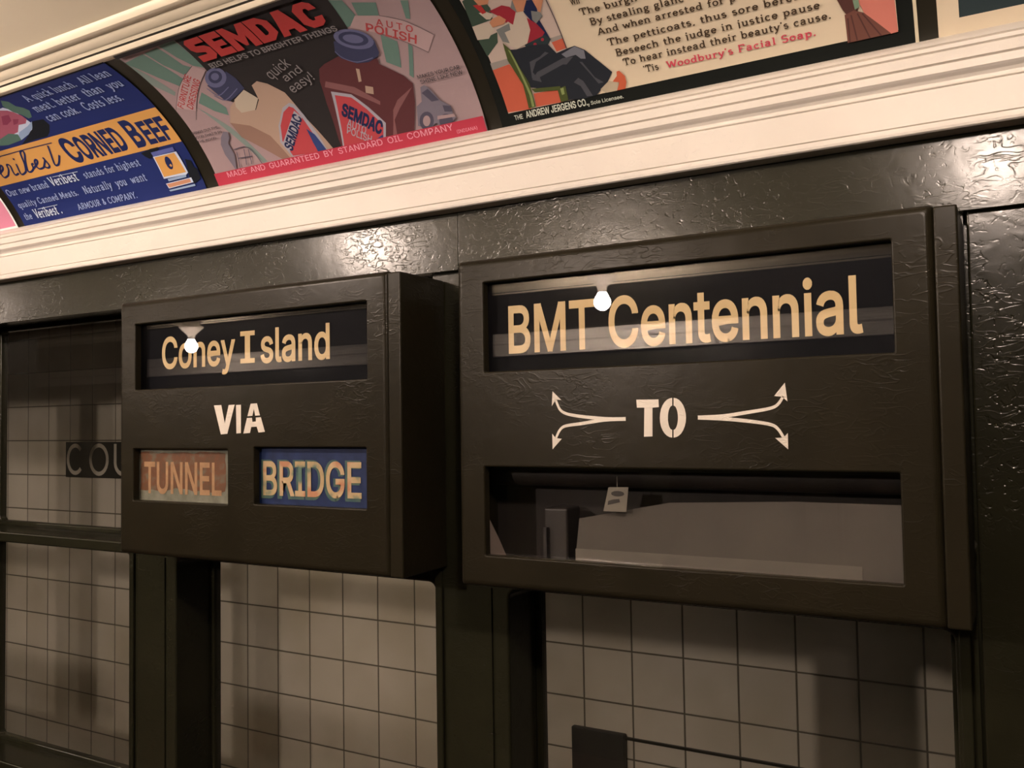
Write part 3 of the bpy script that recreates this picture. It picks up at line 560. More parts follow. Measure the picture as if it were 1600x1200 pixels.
SOAP=[
["p","sheet","black",[-638.5,0,-88.5,0,-88.5,279.0,-638.5,279.0]],
["p","sheet","cream",[-623.2,19.466666666666665,-105.4,19.466666666666665,-105.4,259.53333333333336,-623.2,259.53333333333336]],
["p","seated_man_picture","wallpale",[-623.2,19.466666666666665,-507.0,19.466666666666665,-507.0,259.53333333333336,-623.2,259.53333333333336]],
["p","seated_man_picture","floorred",[-624.9,83.5,-596.8,86.3,-586.0,56.0,-585.9,19.3,-623.2,20.8]],
["p","seated_man_picture","floorred",[-575.5,39.2,-535.8,37.5,-535.2,19.5,-577.4,20.4]],
["p","seated_man_picture","floorred",[-525.3,101.1,-507.4,103.1,-506.8,89.1,-522.8,87.4]],
["p","seated_man_picture","basegrey",[-624.7,93.6,-591.3,94.5,-592.3,87.2,-624.9,83.5]],
["p","seated_man_picture","basegrey",[-526.9,107.0,-507.4,108.0,-507.4,103.1,-525.3,101.1]],
["p","seated_man_picture","green",[-621.2,188.6,-611.3,191.8,-592.7,186.1,-588.2,168.8,-592.7,152.3,-626.4,149.9]],
["p","seated_man_picture","green",[-627.1,128.4,-595.0,133.4,-600.6,119.5,-624.4,103.7]],
["p","seated_man_picture","cloth",[-626.3,150.1,-597.1,149.6,-597.8,138.0,-610.9,127.8,-628.1,129.8]],
["p","seated_man_picture","cloth",[-607.5,166.3,-596.1,165.1,-587.5,158.7,-596.2,153.2,-601.5,154.7]],
["p","seated_man_picture","redcloth",[-609.6,179.0,-599.2,177.9,-596.6,164.2,-603.0,163.4]],
["p","seated_man_picture","skin",[-604.7,187.7,-583.5,181.3,-588.9,174.9,-601.8,176.7]],
["p","seated_man_picture","navyink",[-546.3,151.1,-535.7,165.4,-521.7,163.2,-530.6,139.3,-525.1,106.5,-532.8,106.6,-540.4,134.4]],
["p","seated_man_picture","red",[-592.2,164.9,-570.9,168.1,-561.7,163.1,-556.5,154.0,-568.4,137.1,-576.2,137.2,-577.0,148.0,-584.5,156.9]],
["p","seated_man_picture","skin",[-599.3,149.2,-593.2,153.4,-581.2,155.4,-574.4,147.3,-579.9,142.0,-598.1,141.6]],
["p","seated_man_picture","red",[-548.6,146.1,-535.9,131.4,-529.3,116.7,-540.0,108.0,-562.8,107.4,-550.0,125.7]],
["p","seated_man_picture","clothgrey",[-560.9,161.0,-554.1,170.7,-544.9,166.1,-543.8,152.4,-555.2,152.6]],
["p","seated_man_picture","skin",[-553.3,172.4,-534.1,166.8,-545.9,152.0,-555.0,153.2]],
["p","seated_man_picture","skin",[-527.5,164.9,-512.6,160.6,-525.6,142.1]],
["p","seated_man_picture","cloth",[-556.9,153.1,-545.9,152.0,-545.1,143.2,-547.4,125.0,-559.0,108.3,-577.2,103.9,-592.9,118.5,-595.0,136.3,-573.0,144.0,-568.0,137.9]],
["p","seated_man_picture","clothgrey",[-594.6,137.2,-572.3,141.4,-574.7,132.0,-584.3,130.7,-583.7,114.4,-592.7,119.0]],
["p","seated_man_picture","clothgrey",[-535.3,150.0,-524.2,145.1,-523.0,139.2,-535.9,131.4,-538.9,137.8]],
["p","seated_man_picture","belt",[-563.9,107.1,-530.0,113.6,-524.2,106.3,-530.7,99.7,-562.2,101.7]],
["p","seated_man_picture","red",[-546.4,103.8,-547.2,102.7,-548.5,102.1,-549.9,102.3,-550.9,103.1,-551.2,104.3,-550.7,105.5,-549.5,106.4,-548.1,106.6,-546.9,106.1,-546.3,105.1]],
["p","seated_man_picture","red",[-533.7,107.7,-534.5,106.6,-535.8,106.1,-537.2,106.2,-538.2,107.0,-538.4,108.2,-537.9,109.4,-536.8,110.3,-535.4,110.5,-534.2,110.0,-533.6,109.0]],
["p","seated_man_picture","trouser",[-590.2,106.5,-577.2,103.9,-556.9,105.0,-531.3,100.7,-523.4,85.8,-507.1,88.5,-495.3,89.7,-483.2,81.3,-472.7,67.5,-454.5,44.5,-464.2,32.7,-483.8,19.2,-500.4,18.1,-527.0,20.6,-529.5,38.9,-556.4,41.7,-578.3,48.9,-585.9,72.7,-592.5,96.6]],
["p","seated_man_picture","trousergrey",[-517.1,82.9,-495.5,89.0,-484.3,80.7,-485.6,69.5,-492.2,71.0,-497.6,77.6,-512.1,76.9]],
["p","seated_man_picture","trouserlt",[-559.7,67.0,-516.8,77.4,-502.0,75.9,-526.7,59.8,-557.1,51.8,-570.9,58.4]],
["p","seated_man_picture","trouser",[-558.4,59.4,-519.6,69.1,-508.9,66.7,-535.5,50.9,-557.6,50.1]],
["p","seated_man_picture","trouserlt",[-511.8,42.4,-503.7,47.0,-497.7,41.3,-489.4,19.4,-497.9,20.2,-503.3,35.4]],
["p","seated_man_picture","trouserlt",[-495.4,67.3,-491.8,66.5,-480.1,42.9,-469.5,33.7,-477.1,33.6]],
["p","seated_man_picture","trouserlt",[-565.7,83.0,-548.5,86.5,-538.7,91.5,-534.0,88.6,-556.5,80.9,-566.2,68.4,-562.2,60.2,-570.3,60.1]],
["p","seated_man_picture","chair",[-593.3,117.7,-586.6,105.6,-583.2,79.5,-576.5,54.0,-577.1,21.2,-588.6,20.7,-586.6,54.3,-591.0,70.1,-596.5,91.9]],
["p","seated_man_picture","chairlt",[-589.9,107.3,-587.3,103.9,-578.0,37.8,-579.0,21.6,-583.0,22.0,-581.8,38.6]],
["p","seated_man_picture","chair",[-576.0,46.6,-532.6,41.4,-534.2,36.3,-572.8,41.2]],
["p","seated_man_picture","chair",[-537.8,38.8,-525.1,40.2,-526.1,20.4,-538.0,20.0]],
["p","seated_man_picture","chairlt",[-533.7,38.0,-528.5,38.7,-529.2,29.9,-533.5,29.0]],
["p","seated_man_picture","foot",[-476.4,25.6,-461.9,34.3,-449.3,29.3,-453.6,19.3,-469.5,19.5]],
["p","seated_man_picture","slipper",[-448.2,44.0,-444.4,44.4,-438.4,35.9,-438.2,27.4,-441.6,19.5,-453.6,19.6,-448.0,29.3,-456.9,32.2,-449.4,38.2]],
["s","seated_man_picture","sootline",1.2,[-508.8,159.5,-506.8,89.1]],
["t","lettering","pale",0,"THE",[-614.4,8.8,-601.1,8.8,-614.4,15.1],0.03],
["t","lettering","pale",0,"ANDREW JERGENS CO.,",[-595.7,8.6,-497.1,8.6,-595.7,17.6],0.04],
["t","lettering","pale",0,"Sole Licensee.",[-494.7,8.1,-446.6,8.1,-494.7,12.8],0.02],
["t","lettering","ink",1,"Wh",[-479.0,143.2,-466.1,143.2,-479.0,152.4],0],
["t","lettering","ink",1,"The burgh",[-472.5,126.7,-393.2,126.7,-472.5,135.9],0],
["t","lettering","ink",1,"By stealing glanc",[-463.6,111.0,-337.3,111.0,-463.6,120.1],0],
["t","lettering","ink",1,"And when arrested for p",[-457.8,96.1,-276.7,96.1,-457.8,105.1],0],
["t","lettering","ink",1,"The petticoats, thus sore beref",[-449.5,79.4,-206.5,79.4,-449.5,88.4],0],
["t","lettering","ink",1,"Beseech the judge in justice pause",[-442.6,63.8,-184.5,63.8,-442.6,72.8],0],
["t","lettering","ink",1,"To hear instead their beauty's cause.",[-436.2,49.4,-173.9,49.4,-436.2,58.4],0],
["t","lettering","ink",1,"'Tis",[-411.5,35.0,-389.9,35.0,-411.5,43.8],0],
["t","lettering","crimson",1,"Woodbury's Facial Soap.",[-379.4,33.9,-192.9,33.9,-379.4,42.6],0.0],
["p","skirt_picture","coral",[-144.5,64.2,-106.3,54.8,-105.4,18.1,-113.1,17.5,-139.4,47.5]],
["p","skirt_picture","skirt",[-166.5,69.6,-146.2,64.6,-145.0,52.5,-158.4,50.2,-161.3,55.5]],
["p","skirt_picture","skirtlt",[-160.2,49.7,-149.3,52.6,-139.4,47.5,-124.0,30.4,-112.8,17.8,-160.4,17.4]],
["s","skirt_picture","skirt",1.6,[-153.3,48.1,-149.6,18.0]],
["s","skirt_picture","skirt",1.6,[-146.3,48.3,-135.6,17.6]],
["s","skirt_picture","skirt",1.6,[-141.2,47.1,-123.4,17.6]],
["s","skirt_picture","skirt",1.6,[-157.2,45.4,-157.7,17.6]],
["p","skirt_picture","greenlt",[-149.6,64.5,-143.2,63.0,-143.8,54.9,-148.4,53.1]]]
STENCIL={"VIA":[[-1125.3,1731.8,-1108.5,1732.1,-1100.8,1702.6,-1091.9,1731.7,-1078.4,1732.1,-1095.0,1686.0,-1109.7,1685.1],[-1075.5,1731.4,-1064.5,1731.5,-1064.7,1686.9,-1074.8,1686.3],[-1043.3,1732.7,-1029.7,1733.0,-1023.4,1714.1,-1033.6,1713.9,-1036.3,1724.4,-1039.6,1713.7,-1050.4,1713.2],[-1051.4,1710.5,-1040.6,1710.7,-1039.7,1705.3,-1044.9,1687.1,-1059.5,1686.2],[-1032.2,1710.9,-1021.5,1711.4,-1012.9,1688.5,-1026.7,1687.6,-1030.4,1696.7,-1042.5,1696.2,-1040.6,1704.3,-1032.2,1704.8]],"TO":[[-399.4,1722.7,-371.3,1722.4,-371.1,1713.2,-379.1,1712.7,-379.9,1678.5,-390.6,1678.2,-389.3,1712.9,-398.8,1713.1],[-354.2,1723.7,-357.6,1723.2,-360.9,1721.6,-363.9,1718.8,-366.4,1715.2,-368.4,1710.8,-369.6,1705.8,-370.1,1700.6,-369.9,1695.3,-368.9,1690.4,-367.1,1685.9,-364.8,1682.2,-361.9,1679.4,-358.7,1677.6,-355.3,1677.0,-355.1,1686.1,-356.3,1686.5,-357.4,1687.5,-358.4,1689.2,-359.2,1691.5,-359.7,1694.2,-360.1,1697.2,-360.1,1700.4,-359.9,1703.6,-359.4,1706.6,-358.7,1709.3,-357.8,1711.6,-356.8,1713.2,-355.6,1714.3,-354.4,1714.6],[-352.5,1723.7,-349.1,1723.0,-346.0,1721.2,-343.2,1718.3,-340.9,1714.6,-339.2,1710.2,-338.2,1705.3,-337.9,1700.1,-338.4,1694.9,-339.7,1690.1,-341.6,1685.7,-344.0,1682.0,-347.0,1679.3,-350.2,1677.6,-353.6,1677.0,-353.4,1686.1,-352.2,1686.4,-351.1,1687.5,-350.0,1689.2,-349.1,1691.4,-348.4,1694.1,-347.9,1697.1,-347.7,1700.2,-347.8,1703.4,-348.1,1706.4,-348.7,1709.1,-349.5,1711.4,-350.4,1713.1,-351.6,1714.2,-352.7,1714.6]],"heads":[[-512.4,1736.2,-500.2,1724.8,-507.8,1725.8,-513.9,1717.5],[-513.8,1662.8,-513.9,1682.5,-509.2,1677.0,-500.5,1676.1],[-223.7,1737.2,-221.4,1716.3,-227.2,1721.7,-235.8,1722.7],[-222.1,1663.5,-222.0,1681.5,-226.7,1676.5,-235.8,1676.0]],"stems":[[-413.6,1699.8,-436.8,1700.1,-463.9,1702.6,-484.6,1705.5,-496.3,1708.6,-503.3,1714.3,-508.3,1725.8],[-413.6,1699.8,-441.3,1699.0,-473.2,1694.8,-494.3,1692.3,-502.6,1687.6,-508.8,1677.0],[-323.6,1700.1,-294.8,1701.2,-265.9,1705.1,-241.4,1708.9,-232.1,1713.2,-226.0,1722.0],[-323.6,1700.1,-291.0,1698.0,-260.5,1694.6,-240.0,1690.9,-232.4,1685.8,-226.7,1676.5]]}

GLYPHS={"A":[943,[[[32,0,396,1000,543,1000,910,0,777,0,564,595,519,732,456,940,482,940,418,729,374,595,167,0],[216,279,216,391,727,391,727,279]]]],"B":[897,[[[118,0,118,1000,474,1000,569,991,646,964,706,923,749,869,774,805,783,735,777,677,760,629,734,591,700,562,661,540,619,524,619,515,667,506,714,483,756,447,791,399,814,340,821,268,813,196,787,131,742,77,677,35,592,9,485,0],[245,112,481,112,552,117,607,132,648,157,676,189,693,226,699,268,692,317,673,361,642,399,601,429,549,447,488,454,245,454],[245,561,468,561,520,566,566,582,605,608,635,642,654,683,660,732,655,773,640,811,614,843,578,868,531,883,472,888,245,888]]]],"C":[1003,[[[526,-13,442,-6,366,14,295,49,233,96,180,156,137,227,105,308,86,399,79,499,86,600,105,691,137,773,180,844,233,903,295,951,366,986,442,1006,526,1013,599,1008,669,991,733,964,790,926,840,879,880,822,910,758,930,685,803,685,788,733,765,776,737,812,702,842,663,866,620,883,574,893,526,896,466,891,411,875,361,850,316,814,277,769,246,715,222,652,208,580,203,499,208,419,222,347,246,284,278,230,316,185,361,150,412,124,467,109,526,104,574,107,620,118,663,135,702,158,737,188,765,225,788,267,803,315,930,315,911,243,881,178,840,122,791,74,734,37,669,9,600,-8]]]],"D":[987,[[[430,0,189,0,189,112,422,112,499,117,567,133,625,159,674,194,714,239,745,293,775,389,785,502,775,614,745,709,715,762,676,806,628,842,572,867,507,883,434,888,183,888,183,1000,443,1000,536,993,619,973,693,940,757,895,810,838,852,769,883,689,901,601,907,502,901,403,883,313,852,233,809,164,755,106,689,60,613,27,527,7]],[[245,1000,245,0,118,0,118,1000]]]],"E":[823,[[[118,0,118,1000,732,1000,732,888,245,888,245,562,699,562,699,450,245,450,245,112,738,112,738,0]]]],"F":[806,[[[118,0,118,1000,726,1000,726,888,245,888,245,547,681,547,681,435,245,435,245,0]]]],"G":[1023,[[[528,-13,443,-6,365,14,294,49,231,97,179,156,136,227,104,309,85,399,79,499,85,600,104,691,136,773,179,844,231,903,293,951,362,986,438,1006,521,1013,597,1008,669,990,735,961,793,922,842,874,883,818,913,755,932,685,802,685,784,732,761,773,733,809,700,839,662,864,620,882,573,892,521,896,464,891,410,876,360,850,315,815,277,770,246,715,222,652,208,580,203,499,208,419,222,348,246,285,278,231,317,186,362,150,413,125,469,109,528,104,608,113,678,140,735,183,779,242,806,314,815,398,854,391,556,391,556,503,940,503,940,393,934,315,916,243,886,179,846,122,798,75,740,37,676,9,605,-8]]]],"H":[1016,[[[118,0,118,1000,245,1000,245,568,771,568,771,1000,898,1000,898,0,771,0,771,456,245,456,245,0]]]],"I":[591,[[[61,0,61,112,232,112,232,888,61,888,61,1000,530,1000,530,888,359,888,359,112,530,112,530,0]]]],"J":[779,[[[364,-13,281,-5,209,21,148,64,102,124,74,197,65,286,65,340,192,340,192,286,197,229,213,183,239,146,274,119,315,103,364,98,411,103,453,119,487,146,513,183,529,229,534,286,534,1000,661,1000,661,286,652,197,624,124,578,64,518,21,446,-5]]]],"K":[917,[[[205,286,205,425,273,513,343,596,416,677,715,1000,881,1000,454,542,448,543]],[[118,0,118,1000,245,1000,245,657,244,442,245,380,245,0]],[[732,0,369,509,448,608,882,0]]]],"L":[772,[[[118,0,118,1000,245,1000,245,112,710,112,710,0]]]],"M":[1235,[[[118,0,118,1000,298,1000,545,368,565,312,588,241,612,165,632,96,604,96,625,162,649,238,672,311,693,368,936,1000,1116,1000,1116,0,991,0,991,572,992,643,993,725,995,812,997,899,1008,899,978,805,947,713,919,633,896,572,672,0,562,0,335,572,313,631,285,710,254,801,220,899,234,899,236,818,238,731,239,646,240,572,240,0]]]],"N":[1029,[[[118,0,118,1000,268,1000,674,359,713,296,762,210,813,108,796,105,788,213,785,309,784,383,784,1000,911,1000,911,0,760,0,397,570,349,650,291,749,211,889,234,892,240,754,244,645,246,572,246,0]]]],"O":[1048,[[[525,-13,442,-6,366,14,296,49,233,96,181,156,137,227,105,308,86,399,79,499,86,600,105,691,137,773,181,844,233,903,296,951,366,986,442,1006,525,1013,608,1006,684,986,754,951,816,903,869,844,912,773,944,691,963,600,969,499,963,399,944,308,912,227,869,156,816,96,754,49,684,14,608,-6],[525,104,583,109,637,124,687,149,732,184,771,229,803,283,827,347,841,419,846,499,841,581,827,653,803,717,771,771,732,816,687,851,637,876,583,891,525,896,467,891,413,876,362,850,317,815,278,770,246,716,222,653,208,580,203,499,208,419,222,347,246,284,278,229,317,185,362,150,413,124,467,109]]]],"P":[874,[[[118,0,118,1000,462,1000,535,995,599,981,653,958,699,927,737,889,766,845,794,769,803,683,794,598,766,522,737,477,699,439,653,407,599,384,535,370,462,365,215,365,215,477,457,477,528,483,584,503,626,535,655,577,672,627,677,683,672,740,655,789,626,831,584,862,527,882,456,889,245,889,245,0]]]],"R":[883,[[[118,0,118,1000,464,1000,569,990,655,960,701,931,738,894,767,851,795,777,805,692,795,607,767,534,738,491,701,456,654,427,569,398,464,389,189,389,189,501,459,501,530,507,585,524,627,553,656,591,673,637,679,692,673,748,656,796,627,835,585,864,529,882,458,889,245,889,245,0]],[[694,0,452,450,595,450,841,0]]]],"S":[878,[[[440,-17,338,-9,251,18,179,61,126,118,90,188,75,268,205,268,217,216,243,172,280,139,327,115,381,101,440,97,504,102,562,118,610,145,648,181,671,224,679,274,673,317,653,352,622,379,582,402,481,437,361,470,285,497,221,529,169,568,132,615,110,670,102,732,107,786,122,836,147,880,201,936,270,979,353,1005,446,1013,540,1005,621,978,689,936,741,882,775,817,788,743,663,743,652,789,629,828,594,860,550,883,499,897,442,901,382,896,329,880,285,855,253,822,233,783,226,738,234,692,257,656,292,627,333,606,417,577,519,549,612,518,660,496,705,467,744,432,776,388,796,336,803,272,792,195,760,125,707,66,636,21,546,-8]]]],"T":[882,[[[62,888,62,1000,819,1000,819,888,505,888,505,0,379,0,379,888]]]],"U":[1017,[[[509,-16,433,-11,365,4,303,30,248,65,203,107,166,157,140,213,123,274,118,340,118,1000,244,1000,244,350,252,282,277,222,315,172,368,134,433,109,509,101,585,109,650,134,702,172,740,222,764,282,772,350,772,1000,899,1000,899,340,893,274,877,213,850,157,814,107,768,65,714,30,653,4,584,-11]]]],"V":[943,[[[401,0,32,1000,166,1000,378,405,423,270,487,60,461,60,525,271,569,405,776,1000,910,1000,546,0]]]],"W":[1349,[[[305,0,32,1000,162,1000,321,385,345,286,367,184,387,78,372,78,393,184,415,286,440,385,602,1000,746,1000,907,385,933,286,956,184,977,78,960,78,981,184,1003,286,1028,385,1186,1000,1316,1000,1042,0,895,0,723,635,691,769,660,934,687,934,658,776,625,635,453,0]]]],"Y":[928,[[[400,0,400,409,32,1000,179,1000,378,677,437,574,491,453,440,453,494,576,551,677,749,1000,895,1000,527,409,527,0]]]],"a":[765,[[[314,-17,247,-10,186,10,134,42,94,88,68,144,60,212,66,270,85,316,114,352,152,380,197,400,246,414,350,432,459,446,496,452,521,462,537,477,542,501,542,505,537,547,524,583,502,612,471,633,432,646,385,650,335,646,293,634,259,615,231,591,211,565,197,538,81,572,112,633,154,680,205,715,261,738,321,751,381,756,470,746,517,731,562,708,602,675,634,630,655,570,662,494,662,0,544,0,544,102,536,102,495,48,464,23,423,2,374,-12],[335,89,397,96,448,115,488,145,518,183,536,226,542,271,542,373,510,358,455,346,394,337,345,330,264,312,230,296,203,274,186,244,181,206,185,171,200,142,224,119,255,103,292,93]]]],"b":[834,[[[451,-16,389,-10,339,7,300,33,271,61,232,115,220,115,220,0,103,0,103,1000,223,1000,223,628,232,628,270,680,299,708,337,733,387,750,450,756,510,750,565,735,615,709,659,673,697,628,727,575,757,481,767,371,757,261,727,166,697,113,660,68,616,32,566,5,511,-11],[433,92,497,101,549,129,591,172,621,229,639,297,645,372,639,447,621,513,591,569,550,612,497,639,433,648,369,640,317,613,276,572,246,517,228,450,221,372,228,294,246,226,276,170,318,128,370,101]]]],"c":[778,[[[407,-16,343,-11,283,5,230,32,182,69,142,114,110,167,86,228,72,295,67,368,72,443,86,511,110,572,142,626,182,671,230,707,283,734,343,750,407,756,461,752,511,741,558,724,600,700,637,669,668,633,693,591,711,544,595,515,571,568,531,611,476,639,407,648,340,639,285,610,243,565,213,508,195,441,189,368,195,297,213,231,243,174,285,130,340,101,407,91,477,101,532,130,573,174,598,230,713,201,696,153,671,110,639,73,602,42,559,17,512,-1,461,-12]]]],"d":[834,[[[384,-16,324,-11,269,5,219,32,175,68,138,113,107,166,77,261,67,371,77,481,108,575,138,628,176,673,220,709,270,735,325,750,385,756,448,750,497,733,536,708,565,680,602,628,611,628,611,1000,731,1000,731,0,615,0,615,115,603,115,564,61,534,33,496,7,446,-10],[402,92,465,101,517,128,559,170,589,226,607,294,613,372,607,450,589,517,559,572,518,613,465,640,402,648,337,639,284,612,243,569,213,513,195,447,189,372,195,297,213,229,243,172,285,129,338,101]]]],"e":[794,[[[417,-16,348,-11,285,5,230,32,182,69,142,113,109,167,78,260,67,367,78,475,109,569,140,624,179,669,226,706,280,734,339,750,403,756,464,751,522,735,578,709,628,670,670,619,702,554,723,475,730,381,730,333,147,333,147,434,664,434,609,397,603,467,585,528,556,578,516,617,465,641,403,649,341,641,288,616,245,578,214,530,195,474,189,415,189,349,196,273,217,209,251,158,297,121,353,98,417,91,460,94,499,104,532,120,561,143,584,172,601,207,717,179,694,124,659,77,612,38,555,9,490,-10]]]],"f":[499,[[[448,746,448,643,13,643,13,746]],[[158,0,158,848,166,907,188,955,222,993,266,1020,316,1036,368,1042,437,1036,477,1024,447,921,422,928,383,932,336,925,303,904,285,870,279,823,279,0]]]],"g":[836,[[[407,-296,330,-291,263,-274,207,-249,162,-216,126,-178,99,-136,199,-80,239,-130,267,-154,303,-173,349,-187,407,-191,463,-186,513,-172,555,-148,587,-113,606,-68,612,-11,612,134,602,134,563,82,534,54,496,31,446,15,383,9,298,20,221,52,177,85,139,127,108,177,85,236,72,302,67,376,77,484,108,577,139,629,176,673,221,709,271,735,326,750,385,756,448,750,498,733,537,708,566,680,605,627,615,627,615,746,732,746,732,-17,727,-78,713,-131,689,-177,637,-230,571,-267,493,-289],[403,116,466,124,518,148,559,186,590,238,608,302,614,379,608,454,590,519,560,573,519,614,466,640,403,648,338,639,285,612,243,570,213,516,195,451,189,379,195,305,214,241,244,188,286,149,339,124]]]],"h":[806,[[[223,446,223,0,103,0,103,1000,223,1000,223,565,201,565,227,627,260,676,299,712,344,736,393,751,447,756,518,748,580,724,631,685,670,631,694,560,702,472,702,0,582,0,582,462,577,516,562,562,537,598,503,625,461,642,413,647,362,641,316,624,278,595,248,556,230,506]]]],"i":[328,[[[103,0,103,746,223,746,223,0]],[[164,870,133,876,106,894,87,919,81,950,87,981,106,1006,133,1024,164,1030,197,1024,224,1006,242,981,248,950,242,919,224,894,197,876]]]],"k":[748,[[[216,268,216,416,237,416,559,746,708,746,362,392,348,392]],[[103,0,103,1000,223,1000,223,0]],[[578,0,291,365,376,450,732,0]]]],"l":[372,[[[274,-5,221,0,178,15,145,40,122,73,108,115,103,166,103,1000,223,1000,223,194,227,151,236,122,255,107,287,102,315,103,334,107,355,5,318,-2]]]],"m":[1199,[[[103,0,103,746,220,746,221,581,211,581,231,635,260,680,297,715,338,739,384,754,431,759,482,754,527,737,565,709,607,652,631,579,614,579,633,631,663,674,702,710,748,737,801,754,858,759,921,752,977,731,1025,695,1063,646,1087,581,1095,501,1095,0,974,0,974,499,969,548,954,586,929,615,880,641,823,650,776,644,736,629,703,603,679,570,664,531,659,486,659,0,539,0,539,511,534,550,520,583,497,611,450,640,392,650,350,645,310,629,275,604,247,568,229,523,223,468,223,0]]]],"n":[805,[[[223,446,223,0,103,0,103,746,219,746,220,565,201,565,227,627,260,676,299,712,344,736,393,751,447,756,518,748,580,724,631,685,669,631,694,560,702,472,702,0,582,0,582,462,577,516,562,562,537,598,503,625,461,642,413,647,362,641,316,624,278,595,248,556,230,506]]]],"o":[816,[[[407,-16,343,-11,283,5,230,32,182,69,142,114,110,167,86,228,72,295,67,368,72,443,86,511,110,572,142,626,182,671,230,707,283,734,343,750,407,756,473,750,533,734,587,707,634,671,674,626,706,572,730,511,744,443,749,368,744,295,730,228,706,167,674,114,634,69,587,32,533,5,473,-11],[407,91,476,101,531,130,574,174,604,231,622,297,628,368,622,441,604,507,574,565,531,610,476,639,407,648,340,639,285,610,243,565,213,508,195,441,189,368,195,297,213,231,243,174,285,130,340,101]]]],"q":[834,[[[731,-281,611,-281,611,115,602,115,564,61,534,33,496,7,446,-10,384,-16,324,-11,269,5,219,32,175,68,138,113,107,166,77,261,67,371,77,481,108,575,138,628,176,673,220,709,270,735,325,750,385,756,448,750,497,733,536,708,565,680,603,628,615,628,615,746,731,746],[402,92,465,101,517,128,559,170,589,226,607,294,613,372,607,450,589,517,559,572,518,613,465,640,402,648,337,639,284,612,243,569,213,513,195,447,189,372,195,297,213,229,243,172,285,129,338,101]]]],"r":[509,[[[103,0,103,746,219,746,219,631,227,631,255,682,300,722,355,748,419,756,451,756,479,754,479,634,452,638,407,640,357,635,313,618,276,592,247,557,229,515,223,466,223,0]]]],"s":[717,[[[358,-16,285,-10,220,7,166,35,121,74,89,125,70,185,185,209,207,156,244,118,294,97,356,89,426,98,481,122,515,159,527,202,520,238,499,267,465,289,417,305,293,334,205,365,142,409,114,446,98,489,92,538,101,599,128,652,170,695,226,728,293,749,368,756,439,750,499,732,548,704,588,667,617,622,637,570,527,545,508,585,477,620,431,645,368,654,307,646,257,623,224,588,213,545,221,507,244,478,282,456,338,438,451,411,540,381,602,337,629,300,646,258,651,209,642,147,614,93,570,47,511,13,439,-9]]]],"t":[447,[[[401,746,401,643,13,643,13,746]],[[128,926,248,926,248,192,253,150,267,120,294,104,335,98,364,100,397,105,419,3,377,-5,331,-8,271,-2,221,14,181,42,151,80,133,127,128,183]]]],"u":[806,[[[358,-10,288,-2,226,21,175,60,136,115,111,186,103,273,103,746,223,746,223,283,229,229,244,184,269,147,303,120,345,104,393,99,444,104,490,122,528,151,557,190,576,240,582,300,582,746,702,746,702,0,586,0,586,181,604,181,578,118,545,69,505,33,437,1]]]],"w":[1115,[[[270,0,44,746,171,746,262,420,302,268,344,81,324,81,365,265,405,420,495,746,622,746,711,420,750,267,791,81,769,81,812,266,852,420,944,746,1070,746,844,0,724,0,627,338,599,442,571,551,544,664,571,664,544,551,516,442,487,338,391,0]]]],"y":[765,[[[93,-272,121,-168,140,-172,174,-177,204,-175,231,-165,256,-145,278,-114,296,-70,319,-3,34,746,166,746,325,305,367,170,404,41,361,41,398,171,440,305,600,746,730,746,401,-114,376,-167,347,-210,313,-243,274,-267,230,-281,180,-285,127,-281]]]],"!":[385,[[[132,315,124,1000,260,1000,251,315]],[[193,-9,158,-2,129,17,109,46,103,81,109,115,129,144,158,163,193,170,227,163,256,144,275,115,282,81,275,46,256,17,227,-2]]]],"(":[537,[[[175,406,181,519,198,636,224,754,259,867,300,971,347,1060,464,1060,416,953,375,842,342,728,317,616,302,508,297,406,302,316,315,225,338,131,370,32,412,-74,464,-189,347,-189,273,-42,219,107,186,258]]]],")":[537,[[[73,-189,127,-72,169,35,201,135,222,229,235,318,240,406,235,508,219,616,195,728,162,842,121,953,73,1060,190,1060,237,971,279,867,313,754,340,636,356,518,362,406,351,256,317,105,263,-44,190,-189]]]],"'":[405,[[[153,624,138,1000,266,1000,252,624]]]],",":[369,[[[74,-235,133,140,269,140,166,-235]]]],".":[369,[[[187,-9,153,-2,124,17,104,46,97,81,104,115,124,144,153,164,187,170,222,164,251,144,271,115,277,81,271,46,251,17,222,-2]]]]}

# ---------------------------------------------------------------- the car side: wall, mouldings, cove, ceiling
def mirrored(o, name, kind='structure'):
    """the same piece on the opposite side of the car (centre plane y = -0.31)"""
    me = o.data.copy()
    me.transform(Matrix(((1, 0, 0, 0), (0, -1, 0, -0.62), (0, 0, 1, 0), (0, 0, 0, 1))))
    me.flip_normals()
    c = bpy.data.objects.new(name, me); COL.objects.link(c)
    c['kind'] = kind
    return c
XA, XB = -7.0, 3.0
def ceil_z(y):                                       # eased haunch at each side, flat between
    s = max(0.0, min(1.0, (1.1435 - abs(y + 0.31)) / 0.45))
    return 2.3120 + 0.055 * math.sin(pi / 2 * s)
PITCH, OPEN_W = 0.705, 0.577
RIGHTS = [-0.0705 - PITCH * j for j in range(7)]
SILL, RAIL_LO, RAIL_HI, HEAD = 0.995, 1.457, 1.479, 1.934
